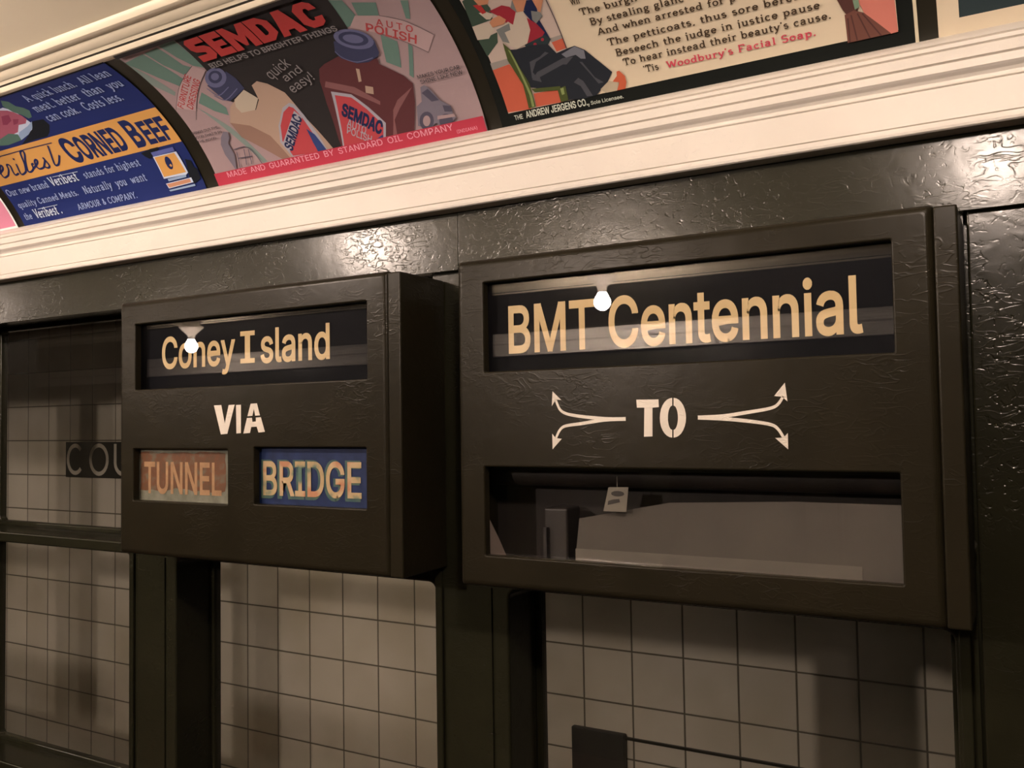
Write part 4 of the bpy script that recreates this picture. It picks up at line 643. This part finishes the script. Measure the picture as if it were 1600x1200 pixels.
# lower side sheet with a lower and an upper opening per window bay
bm = bmesh.new()
holes = []
for xr in RIGHTS:
    holes.append((xr - OPEN_W, xr, SILL, RAIL_LO, 0.013))
    holes.append((xr - OPEN_W, xr, RAIL_HI, HEAD, 0.004))
plate(bm, (XA, -0.0475, 0.0, 1.990, 0.001), holes, 1.112, 1.212, 0.0, 0.004)
plate(bm, (-0.0442, XB, 0.0, 1.990, 0.001), [], 1.110, 1.212, 0.003, 0.0)
box(bm, -0.0475, -0.0442, 1.135, 1.205, 0.0, 1.990)
for j, xr in enumerate(RIGHTS):                     # stop bead on the post beside each opening
    box(bm, xr + 0.004, xr + 0.016, 1.106, 1.1125, SILL, RAIL_LO + 0.02, 0.002)
    box(bm, xr - OPEN_W - 0.03, xr - OPEN_W - 0.027, 1.109, 1.1125, SILL, RAIL_LO)
for f in bm.faces:
    if f.calc_center_median().x > -0.0443: f.material_index = 1
wall_front = struct('wall_front', bm, [OLIVE, OLIVE_DENTED])
bm = bmesh.new()                                    # board above the windows, jointed over the gap between the boxes
plate(bm, (XA, -0.7184, 1.9255, 2.030, 0.001), [], 1.100, 1.1115, 0.0009, 0.0)
plate(bm, (-0.7180, XB, 1.9255, 2.030, 0.001), [], 1.1002, 1.1115, 0.0009, 0.0)
for f in bm.faces:
    f.material_index = 0
trim_board = struct('trim_1', bm, [OLIVE, OLIVE_DENTED])
FASCIA = [(1.112, 2.0125), (1.076, 2.0125), (1.0735, 2.0137), (1.0728, 2.0165), (1.0732, 2.0212), (1.0772, 2.0220), (1.0772, 2.0230), (1.0745, 2.0238), (1.0752, 2.0590),
          (1.0795, 2.0597), (1.0795, 2.0612), (1.0765, 2.0622), (1.0775, 2.0640), (1.0800, 2.0650), (1.0795, 2.0680), (1.0765, 2.0710), (1.0720, 2.0732), (1.0690, 2.0752), (1.0690, 2.0832), (1.0745, 2.0840), (1.0745, 2.0856),
          (1.0700, 2.0868), (1.0705, 2.0930), (1.0712, 2.0985), (1.0770, 2.0992), (1.0772, 2.1008), (1.0735, 2.1020), (1.0735, 2.1062), (1.0800, 2.1072), (1.0805, 2.1090), (1.0775, 2.1102), (1.0815, 2.1150), (1.0900, 2.1215), (1.1000, 2.1260), (1.112, 2.1275)]
bm = bmesh.new(); prism_x(bm, FASCIA, XA, XB)
trim_fascia = struct('trim_2', bm, WHITE)
TOPM = [(0.9000, 2.2910), (0.8950, 2.2862), (0.8890, 2.2842), (0.8820, 2.2848), (0.8775, 2.2885), (0.8745, 2.2935), (0.8705, 2.2960), (0.8660, 2.2962), (0.8560, 2.3005), (0.8530, 2.3030),
        (0.8490, 2.3020), (0.8440, 2.3012), (0.8390, 2.3025), (0.8345, 2.3070), (0.8325, 2.3120), (0.8325, 2.3300), (0.9000, 2.3300)]
bm = bmesh.new(); prism_x(bm, TOPM, XA, XB)
trim_top = struct('trim_3', bm, CEIL, 25)
CEN = (0.81308071, 1.96432725); RAD = 0.33059051724137933; A0 = 0.5075269658314391
def cove_point(x, v, h):                             # x along the car, v up the card, h towards the aisle (all mm)
    a = A0 + v / 1000.0 / RAD; r = RAD - h / 1000.0
    return (x / 1000.0, CEN[0] + r * math.cos(a), CEN[1] + r * math.sin(a))
bm = bmesh.new()
prof = [cove_point(0, v, -1.5)[1:] for v in range(-12, 293, 8)]
prism_x(bm, prof + [(y + 0.012, z + 0.012) for y, z in reversed(prof)], XA, XB)
trim_cove = struct('trim_4', bm, COVE, 40)
bm = bmesh.new()                                    # ceiling, a shallow arch
N = 40
low = [(0.8335 - 2.287 * i / N, ceil_z(0.8335 - 2.287 * i / N)) for i in range(N + 1)]
prism_x(bm, low + [(y, 2.40) for y, z in reversed(low)], XA, XB)
struct('ceiling', bm, CEIL, 40)
wall_back = mirrored(wall_front, 'wall_back')
mirrored(trim_board, 'trim_5'); mirrored(trim_fascia, 'trim_6'); mirrored(trim_top, 'trim_7'); mirrored(trim_cove, 'trim_8')
bm = bmesh.new(); box(bm, XA, XB, -1.832, 1.212, -0.05, 0.0); struct('floor', bm, FLOOR)
bm = bmesh.new(); box(bm, XA - 0.05, XA, -1.832, 1.212, 0.0, 2.40); struct('wall_left', bm, OLIVE)
bm = bmesh.new(); box(bm, XB, XB + 0.05, -1.832, 1.212, 0.0, 2.40); struct('wall_right', bm, OLIVE)
# keyhole in the panel to the right of the large box
bm = bmesh.new(); lathe(bm, [(0.0, 0.0), (0.0045, 0.0), (0.0062, 0.001), (0.0062, 0.004), (0.0, 0.004)], (0, 0, 0), 16)
bmesh.ops.rotate(bm, verts=bm.verts, cent=(0, 0, 0), matrix=Matrix.Rotation(pi / 2, 3, 'X')); bmesh.ops.translate(bm, verts=bm.verts, vec=(-0.0515, 1.1120, 1.5544))
tag(finish('screw_head', bm, COVE, None, 40), 'small dark screw head on the olive panel right of the wider BMT box', 'screw')

def window(n, xr, y0):
    w = empty('window_%d' % n, (xr - OPEN_W / 2, y0, SILL)); w['kind'] = 'structure'
    for nm, z0, z1 in (('lower_sash', SILL, RAIL_LO), ('upper_sash', RAIL_HI, HEAD)):
        bm = bmesh.new()
        plate(bm, (xr - OPEN_W + 0.0008, xr - 0.0008, z0 + 0.0008, z1 - 0.0008, 0.003), [(xr - OPEN_W + 0.010, xr - 0.010, z0 + 0.010, z1 - 0.010, 0.010)], y0, y0 + 0.016, 0.0, 0.003)
        f = finish(nm, bm, OLIVE, w)
        bm = bmesh.new(); box(bm, xr - OPEN_W + 0.008, xr - 0.008, y0 + 0.006, y0 + 0.0095, z0 + 0.008, z1 - 0.008)
        g = finish('pane', bm, PANE_GLASS, w); g.parent = f
for n, j in enumerate((2, 1, 0, 3, 4, 5, 6)):
    window(n + 1, RIGHTS[j], 1.192)
for n, j in enumerate((0, 1, 2, 3, 4, 5, 6)):
    window(n + 8, RIGHTS[j], -1.828)

# ---------------------------------------------------------------- the station beyond the glass
bm = bmesh.new(); box(bm, -12.0, 4.0, 2.35, 2.45, -0.6, 3.2)
struct('wall_station', bm, TILE)
sign = empty('station_name_panel', (-3.25, 2.35, 1.487))
tag(sign, 'dark tile name band with thin pale letters COU on the station wall', 'sign')
bm = bmesh.new(); box(bm, -3.543, -2.95, 2.344, 2.3505, 1.489, 1.638)
finish('band', bm, plain('black_tile', (0.016, 0.016, 0.012, 1), 0.4), sign)
LET = plain('pale_tile', (0.70, 0.66, 0.56, 1), 0.4)
q = []
q += ribbon([(-3.477 + 0.050 * math.cos(t), 1.565 + 0.058 * math.sin(t)) for t in [math.radians(42 + 276 * i / 18) for i in range(19)]], 0.017)
q += ribbon([(-3.320 + 0.055 * math.cos(t), 1.565 + 0.059 * math.sin(t)) for t in [math.radians(360 * i / 24) for i in range(25)]], 0.017)
q += ribbon([(-3.215, 1.63), (-3.215, 1.55)] + [(-3.165 + 0.050 * math.cos(t), 1.552 + 0.045 * math.sin(t)) for t in [math.radians(180 + 180 * i / 10) for i in range(11)]] + [(-3.115, 1.55), (-3.115, 1.63)], 0.017)
finish('lettering', flat_letters(q, 2.3432), LET, sign)
bm = bmesh.new(); box(bm, -0.99, 4.0, 2.342, 2.3505, 0.799, 0.806); struct('trim_9', bm, COVE)
cab = empty('wall_plate', (-1.05, 2.35, 0.50)); tag(cab, 'dark metal plate on the tiled wall low in the window under the BMT box', 'plate')
bm = bmesh.new(); box(bm, -1.154, -0.99, 2.332, 2.3505, 0.45, 0.815, 0.003)
finish('cover', bm, plain('dark_steel', (0.018, 0.018, 0.014, 1), 0.5), cab)

# ---------------------------------------------------------------- bare bulbs on the ceiling
def bulb(x, y, z, mat, label):
    ceil = ceil_z(y)
    t = empty('light_bulb', (x, y, ceil)); tag(t, label, 'light bulb', 'bare bulbs on the car ceiling')
    bm = bmesh.new(); top = ceil - z
    lathe(bm, [(0.0, top + 0.002), (0.050, top + 0.002), (0.050, 0.112), (0.064, 0.110), (0.066, 0.104), (0.060, 0.098), (0.024, 0.066), (0.020, 0.060), (0.018, 0.040), (0.0, 0.040)], (x, y, z), 28)
    finish('socket', bm, PORCELAIN, t, 35)
    bm = bmesh.new()
    prof = [(0.0, -0.034)] + [(0.034 * math.sin(a), -0.034 * math.cos(a)) for a in [pi * i / 16 for i in range(1, 12)]] + [(0.020, 0.034), (0.015, 0.046), (0.0, 0.046)]
    lathe(bm, prof, (x, y, z), 28)
    finish('glass_bulb', bm, mat, t, 60)
for x, lab in ((-3.95, 'bare bulb on the near side of the ceiling, farthest down the car'), (-1.643, 'bare bulb whose glare falls on the board over the Coney box'),
               (-0.020, 'bare bulb whose glare falls on the panel right of the BMT box')):
    bulb(x, 0.15, 2.2125, GLOW_LOW if x < -3 else GLOW_WARM if x < -1 else GLOW_NEAR, lab)
for x, lab in ((-3.923, 'bare bulb mirrored over the word Coney in the sign glass'), (-1.469, 'bare bulb mirrored beside the T of BMT in the sign glass')):
    bulb(x, -1.30, 2.132 if x < -3 else 2.18, GLOW_DIM if x < -3.5 or x > 0 else GLOW_FAR, lab)

# ---------------------------------------------------------------- advertising cards in the cove
def ink_maker(ref):
    cache = {}
    def f(c):
        if c not in cache:
            a = tuple(min(0.86, 0.80 * lin(v) / lin(w)) for v, w in zip(c, ref))
            cache[c] = plain('ink_%02x%02x%02x' % c, (*a, 1), 0.5, 0.08)
        return cache[c]
    return f
PAL = dict(navy=(38, 42, 70), inkblk=(30, 28, 24), pale=(200, 185, 160), leaf=(85, 100, 70), meat=(165, 80, 75), meat2=(140, 55, 60), rim=(150, 150, 140), orange=(215, 140, 60), orange2=(200, 125, 75),
  navyink=(35, 38, 60), greyink=(150, 145, 145), lid=(95, 90, 115), greyblue=(90, 95, 120), mauve=(150, 118, 108), teal=(95, 110, 92), teal2=(118, 120, 104), soot=(45, 38, 34), sootline=(70, 58, 55),
  ribbon=(165, 130, 118), redink=(165, 65, 60), tan=(160, 125, 100), tandk=(135, 98, 78), tanlt=(170, 145, 118), cap=(95, 88, 105), capdk=(58, 55, 70), labelgrey=(150, 135, 130), labelred=(165, 60, 58),
  labelblue=(50, 58, 90), maroon=(85, 45, 42), maroonlt=(120, 75, 68), greyfig=(110, 95, 95), greydk=(75, 65, 70), dimgrey=(125, 110, 100), redbig=(165, 55, 48), redband=(165, 50, 58), bandink=(205, 130, 130),
  black=(25, 24, 20), cream=(215, 180, 145), wallpale=(190, 155, 135), floorred=(190, 85, 60), basegrey=(150, 130, 115), green=(62, 70, 55), cloth=(190, 160, 135), clothgrey=(120, 110, 100), redcloth=(170, 50, 45),
  skin=(190, 120, 85), red=(150, 42, 48), belt=(48, 52, 50), trouser=(42, 40, 42), trousergrey=(115, 105, 105), trouserlt=(75, 68, 68), chair=(75, 75, 38), chairlt=(130, 130, 75), foot=(180, 150, 120),
  slipper=(190, 85, 55), ink=(70, 50, 35), crimson=(200, 65, 75), coral=(200, 110, 90), skirt=(85, 50, 42), skirtlt=(110, 65, 52), greenlt=(120, 130, 100), pink=(200, 110, 105), edge=(215, 190, 150))
GROUP = 'advertising cards in the cove'
def card(items, x0, x1, label, ref, part_names):
    ink = ink_maker(ref)
    t = empty('advertising_card', ((x0 + x1) / 2000.0, *cove_point(0, 0, 0)[1:]))
    tag(t, label, 'advertising card', GROUP)
    parts = {}
    for h, it in enumerate(items):
        kind, part, col = it[:3]
        if kind == 'p':
            f = it[3]; polys = tri([(f[i], f[i + 1]) for i in range(0, len(f), 2)])
        elif kind == 's':
            f = it[4]; polys = ribbon(smooth_line([(f[i], f[i + 1]) for i in range(0, len(f), 2)]), it[3])
        else:
            font, txt, c, bold = it[3:]
            ps, w = font_polys(txt, bold) if font == 0 else slab_polys(txt, bold) if font == 1 else block_polys(txt)
            polys = layout(ps, w, c[0:2], c[2:4], c[4:6])
        bm, mats = parts.setdefault(part, (bmesh.new(), []))
        if col not in mats: mats.append(col)
        mi = mats.index(col)
        for k, q in enumerate(polys):
            try: fc = bm.faces.new([bm.verts.new((a, b, 0.2 + h * 0.045 + getattr(q, 'layer', 0) * 0.018)) for a, b in q])
            except ValueError: continue
            fc.material_index = mi
    for part, (bm, mats) in parts.items():
        for v in range(0, 280, 8):
            bmesh.ops.bisect_plane(bm, geom=bm.verts[:] + bm.edges[:] + bm.faces[:], dist=1e-5, plane_co=(0, v, 0), plane_no=(0, 1, 0))
        bad = [v for v in bm.verts if v.co.x < x0 - 0.01 or v.co.x > x1 + 0.01]
        for v in bad: v.co.x = min(max(v.co.x, x0), x1)
        for v in bm.verts: v.co = cove_point(v.co.x, min(max(v.co.y, -2.0), 279.0), v.co.z)
        finish(part_names.get(part, part), bm, [ink(PAL[c]) for c in mats], t)
    return t
def R(part, col, x0, x1, v0, v1): return ['p', part, col, [x0, v0, x1, v0, x1, v1, x0, v1]]
card(CORNED_BEEF, -1825.0, -1257.0, 'navy advertising card with an orange Corned Beef band', (240, 206, 158), {})
card(POLISH, -1221.9, -663.2, 'mauve advertising card with two polish bottles and red headline', (216, 194, 172), {'sheet2': 'bottom_band'})
card(SOAP, -638.5, -88.5, 'cream advertising card with black border, rhyme and seated man with a fiddle'.replace(' with a fiddle', ''), (238, 211, 192), {})
card([R('sheet', 'edge', -2390, -1831.5, 0, 279), R('picture', 'pink', -2380, -1837, 6, 273)], -2390, -1831.5, 'pink advertising card with pale edge, left of the corned beef card', (215, 182, 145), {})
card([R('sheet', 'cream', -64.4, 485, 0, 279), R('picture', 'belt', -42.8, 464, 18.7, 262)], -64.4, 485, 'cream advertising card with a plain dark picture, right of the rhyme card', (238, 211, 192), {})
# the thin pale rail end between two cards
bm = bmesh.new()
for v in range(0, 272, 8):
    a = [cove_point(-88.3, v, 0.9), cove_point(-84.7, v, 0.9), cove_point(-84.7, v + 8, 0.9), cove_point(-88.3, v + 8, 0.9)]
    b = [cove_point(-88.3, v, -1.5), cove_point(-84.7, v, -1.5), cove_point(-84.7, v + 8, -1.5), cove_point(-88.3, v + 8, -1.5)]
    A = [bm.verts.new(p) for p in a]; B = [bm.verts.new(p) for p in b]
    bm.faces.new(A); bm.faces.new((A[0], A[3], B[3], B[0])); bm.faces.new((A[1], B[1], B[2], A[2]))
bmesh.ops.remove_doubles(bm, verts=bm.verts, dist=1e-5)
tag(finish('card_divider', bm, plain('divider_cream', (0.62, 0.57, 0.42, 1), 0.5)), 'thin cream strip at the right end of the rhyme card', 'strip')

# ---------------------------------------------------------------- destination sign boxes
ZB, ZT = 1.4815, 1.9165
GOLD = mottled('gold_letter', [(0.3, (0.72, 0.53, 0.27, 1)), (0.7, (0.82, 0.64, 0.37, 1))], 14.0, 0.5)
CURTAIN = mottled('sign_curtain_cloth', [(0.3, (0.005, 0.006, 0.009, 1)), (0.7, (0.008, 0.008, 0.011, 1))], 6.0, 0.6, 0.08)
def persp(x, z, y):      # a point read at the door face, carried back to depth y
    return x * y, 1.70 + (z - 1.70) * y
def sign_box(label, x0, x1, holes, panes):
    t = empty('destination_sign', ((x0 + x1) / 2, 1.112, ZB)); tag(t, label, 'sign', 'destination sign boxes over the windows')
    bm = bmesh.new()
    plate(bm, (x0, x1, ZB, ZT, 0.004), [(a, b, c, d, 0.0015) for a, b, c, d in holes], 1.000, 1.012, 0.0090, 0.0024)
    door = finish('door', bm, OLIVE_BOX, t)
    bm = bmesh.new()
    plate(bm, (x0, x1 - 0.001, ZB + 0.001, ZT - 0.001, 0.003), [(x0 + 0.010, x1 - 0.006, ZB + 0.012, ZT - 0.012, 0.002)], 1.0122, 1.1115, 0.0, 0.0)
    finish('housing', bm, OLIVE_BOX, t)
    bm = bmesh.new(); box(bm, x0 + 0.010, x1 - 0.006, 1.085, 1.089, ZB + 0.012, ZT - 0.012)
    finish('back_panel', bm, DARKIN, t)
    bm = bmesh.new(); box(bm, x1 - 0.0002, x1 + 0.0225, 1.0012, 1.1115, ZB + 0.001, ZT - 0.003, 0.0024)
    h = finish('hinge_strip', bm, OLIVE_BOX, t)
    for a, b, c, d in panes:
        bm = bmesh.new(); box(bm, a - 0.004, b + 0.004, 1.0126, 1.0152, c - 0.004, d + 0.004)
        finish('glass_pane', bm, SIGN_GLASS, t)
    return t, door
def curtain(t, name, x0, x1, z0, z1, y, mat):
    bm = bmesh.new(); box(bm, x0, x1, y, y + 0.0008, z0, z1)
    return finish(name, bm, mat, t)
def run(txt, x0, x1, zb, zt, bold, y):
    ps, w = font_polys(txt, bold)
    (a, b), (c, _), (d, e) = persp(x0, zb, y), persp(x1, zb, y), persp(x0, zt, y)
    return layout(ps, w, (a, b), (c, b), (a, e))
YL = 1.0225
# -- the left box: Coney Island / VIA / TUNNEL BRIDGE
T1, B1 = (-1.3240, -1.0960, 1.5737, 1.6615), (-1.0375, -0.8150, 1.5765, 1.6647)
C1 = (-1.3198, -0.8121, 1.7630, 1.8757)
left, door = sign_box('olive metal sign box with Coney Island over TUNNEL and BRIDGE plates', -1.3620, -0.7740, [C1, T1, B1], [C1])
cu = curtain(left, 'roll_curtain', -1.345, -0.79, 1.745, 1.895, YL + 0.001, CURTAIN)
zb, zt = 1.7968, 1.8475
q = run('Coney', -1.2505, -1.0775, zb, zt, 0.030, YL) + run('sland', -1.0220, -0.8812, zb, zt, 0.030, YL)
a, b, c, d = -1.0660, -1.0560, -1.0445, -1.0345       # the capital I with its slabs
q += tri([persp(x, z, YL) for x, z in ((a, zb), (d, zb), (d, zb + 0.0075), (c, zb + 0.0075), (c, zt - 0.0075), (d, zt - 0.0075), (d, zt), (a, zt), (a, zt - 0.0075), (b, zt - 0.0075), (b, zb + 0.0075), (a, zb + 0.0075))])
g = finish('lettering', flat_letters(q, YL), GOLD, left); g.parent = cu; g['label'] = 'gold letters Coney Island'
def poly_list(flat):
    return tri([(flat[i] / 1000.0, flat[i + 1] / 1000.0) for i in range(0, len(flat), 2)])
q = sum([poly_list(f) for f in STENCIL['VIA']], [])
finish('stencil_lettering', flat_letters(q, 0.9996), SPRAY, left)['label'] = 'white stencilled VIA'
YP = 1.0150
TPLATE = mottled('grey_green_plate', [(0.35, (0.12, 0.125, 0.095, 1)), (0.65, (0.18, 0.185, 0.15, 1))], 60.0, 0.5)
TORANGE = mottled('faded_orange', [(0.35, (0.10, 0.055, 0.032, 1)), (0.52, (0.13, 0.055, 0.028, 1)), (0.66, (0.12, 0.10, 0.07, 1))], 55.0, 0.5)
TLET = mottled('faded_orange_letter', [(0.3, (0.27, 0.16, 0.085, 1)), (0.7, (0.36, 0.22, 0.12, 1))], 80.0, 0.5)
p1 = curtain(left, 'tunnel_plate', -1.330, -1.085, 1.562, 1.674, YP, TPLATE)
random.seed(4)
edge = []
x0, z0, x1, z1 = -1.3050, 1.5945, -1.0990, 1.6560
for i in range(14): edge.append((x0 + (x1 - x0) * i / 14, z0 + random.uniform(-0.004, 0.003)))
for i in range(6): edge.append((x1 + random.uniform(-0.002, 0.001), z0 + (z1 - z0) * i / 6))
for i in range(14): edge.append((x1 + (x0 - x1) * i / 14, z1 + random.uniform(-0.003, 0.002)))
for i in range(6): edge.append((x0 + random.uniform(-0.003, 0.003), z1 + (z0 - z1) * i / 6))
g = finish('ground_patch', flat_letters(tri([persp(a, b, YP) for a, b in edge]), YP - 0.0003), TORANGE, left); g.parent = p1; g['label'] = 'worn orange ground'
g = finish('lettering', flat_letters(run('TUNNEL', -1.2945, -1.1080, 1.5885, 1.6385, 0.030, YP), YP - 0.0006), TLET, left); g.parent = p1
BPLATE = mottled('blue_plate', [(0.35, (0.006, 0.015, 0.06, 1)), (0.65, (0.012, 0.026, 0.095, 1))], 40.0, 0.45)
BSHADE = mottled('teal_letter_edge', [(0.35, (0.03, 0.075, 0.085, 1)), (0.65, (0.07, 0.12, 0.09, 1))], 50.0, 0.5)
BLET = mottled('worn_letter', [(0.34, (0.09, 0.16, 0.13, 1)), (0.44, (0.40, 0.30, 0.16, 1)), (0.56, (0.45, 0.33, 0.20, 1)), (0.66, (0.42, 0.20, 0.11, 1))], 26.0, 0.5)
p2 = curtain(left, 'bridge_plate', -1.050, -0.803, 1.565, 1.677, YP, BPLATE)
g = finish('letter_shade', flat_letters(run('BRIDGE', -1.0215, -0.8250, 1.5895, 1.6425, 0.060, YP), YP - 0.0003), BSHADE, left); g.parent = p2
g = finish('lettering', flat_letters(run('BRIDGE', -1.0165, -0.8225, 1.5925, 1.6420, 0.030, YP), YP - 0.0010), BLET, left); g.parent = p2
# -- the right box: BMT Centennial / TO / blank curtain
C2, L2 = (-0.6138, -0.1108, 1.7650, 1.8838), (-0.6158, -0.1094, 1.5233, 1.6395)
rbox, door = sign_box('olive metal sign box with BMT Centennial, TO and an empty lower opening', -0.6565, -0.0700, [C2, L2], [C2, L2])
cu = curtain(rbox, 'roll_curtain', -0.640, -0.085, 1.747, 1.903, YL + 0.001, CURTAIN)
g = finish('lettering', flat_letters(run('BMT Centennial', -0.5757, -0.1405, 1.7888, 1.8478, 0.030, YL), YL), GOLD, rbox); g.parent = cu; g['label'] = 'gold letters BMT Centennial'
q = []
for nm in ('TO', 'heads'):
    for f in STENCIL[nm]: q += poly_list(f)
for n, f in enumerate(STENCIL['stems']):
    q += [lay(s, n % 2) for s in ribbon(smooth_line([(f[i] / 1000.0, f[i + 1] / 1000.0) for i in range(0, len(f), 2)]), 0.0046, 0.0030)]
finish('stencil_lettering', flat_letters(q, 0.9996), SPRAY, rbox)['label'] = 'white stencilled TO between forked arrows'
CLOTH = mottled('blank_cloth', [(0.3, (0.105, 0.095, 0.083, 1)), (0.7, (0.125, 0.113, 0.098, 1))], 8.0, 0.8)
HEM = plain('cloth_hem', (0.165, 0.15, 0.128, 1), 0.8)
pts = [(-0.507, 1.497), (-0.086, 1.497), (-0.086, 1.602), (-0.2267, 1.6023), (-0.376, 1.5963), (-0.4975, 1.5723)]
bm = bmesh.new()
for a, b in ((1.0400, 1), (1.0410, -1)):
    for f in tri(pts): bm.faces.new([bm.verts.new((x, a, z)) for x, z in f])
bl = finish('blank_curtain', bm, CLOTH, rbox)
bm = bmesh.new(); box(bm, -0.5035, -0.155, 1.0392, 1.0399, 1.499, 1.5335); hm = finish('hem', bm, HEM, rbox); hm.parent = bl
bm = bmesh.new()
lathe(bm, [(0.0, -0.27), (0.017, -0.27), (0.017, 0.27), (0.0, 0.27)], (0, 0, 0), 20)
bmesh.ops.rotate(bm, verts=bm.verts, cent=(0, 0, 0), matrix=Matrix.Rotation(pi / 2, 3, 'Y')); bmesh.ops.translate(bm, verts=bm.verts, vec=(-0.36, 1.062, 1.628))
finish('roller', bm, DARKIN, rbox, 40)
MET = plain('dull_metal', (0.30, 0.24, 0.21, 1), 0.5)
bm = bmesh.new(); box(bm, -0.546, -0.512, 1.034, 1.075, 1.497, 1.585, 0.003); box(bm, -0.5443, -0.5395, 1.028, 1.034, 1.500, 1.56)
finish('bracket', bm, plain('bracket_iron', (0.03, 0.026, 0.024, 1), 0.4), rbox)
bm = bmesh.new()
for y in (1.030, 1.0312):
    bm.faces.new([bm.verts.new((x, y, z)) for x, z in ((-0.642, 1.5707), (-0.6298, 1.5707), (-0.6128, 1.5405), (-0.5981, 1.5109), (-0.642, 1.5109))])
finish('side_flange', bm, MET, rbox)
tagp = empty('paper_tag', (-0.44, 1.0318, 1.584)); tag(tagp, 'small pale paper tag with two dark marks behind the empty lower glass', 'tag')
PAPER = plain('tag_paper', (0.22, 0.20, 0.165, 1), 0.7)
bm = bmesh.new()
for y in (1.0300, 1.0306):
    bm.faces.new([bm.verts.new((x, y, z)) for x, z in ((-0.4591, 1.5841), (-0.4282, 1.5839), (-0.4247, 1.6149), (-0.4514, 1.6143))])
finish('sheet', bm, PAPER, tagp)
q = [[(-0.449 + 0.009 * math.cos(t) + 0.010, 1.6065 + 0.0035 * math.sin(t)) for t in [2 * pi * i / 12 for i in range(12)]], [(-0.453, 1.592), (-0.444, 1.594), (-0.436, 1.596), (-0.437, 1.600), (-0.446, 1.599), (-0.452, 1.597)]]
finish('marks', flat_letters(sum([tri(f) for f in q], []), 1.0297), plain('tag_ink', (0.05, 0.045, 0.04, 1), 0.7), tagp)
bm = bmesh.new(); box(bm, -0.4400, -0.4392, 1.0300, 1.0306, 1.6140, 1.6280); finish('string', bm, PAPER, tagp)
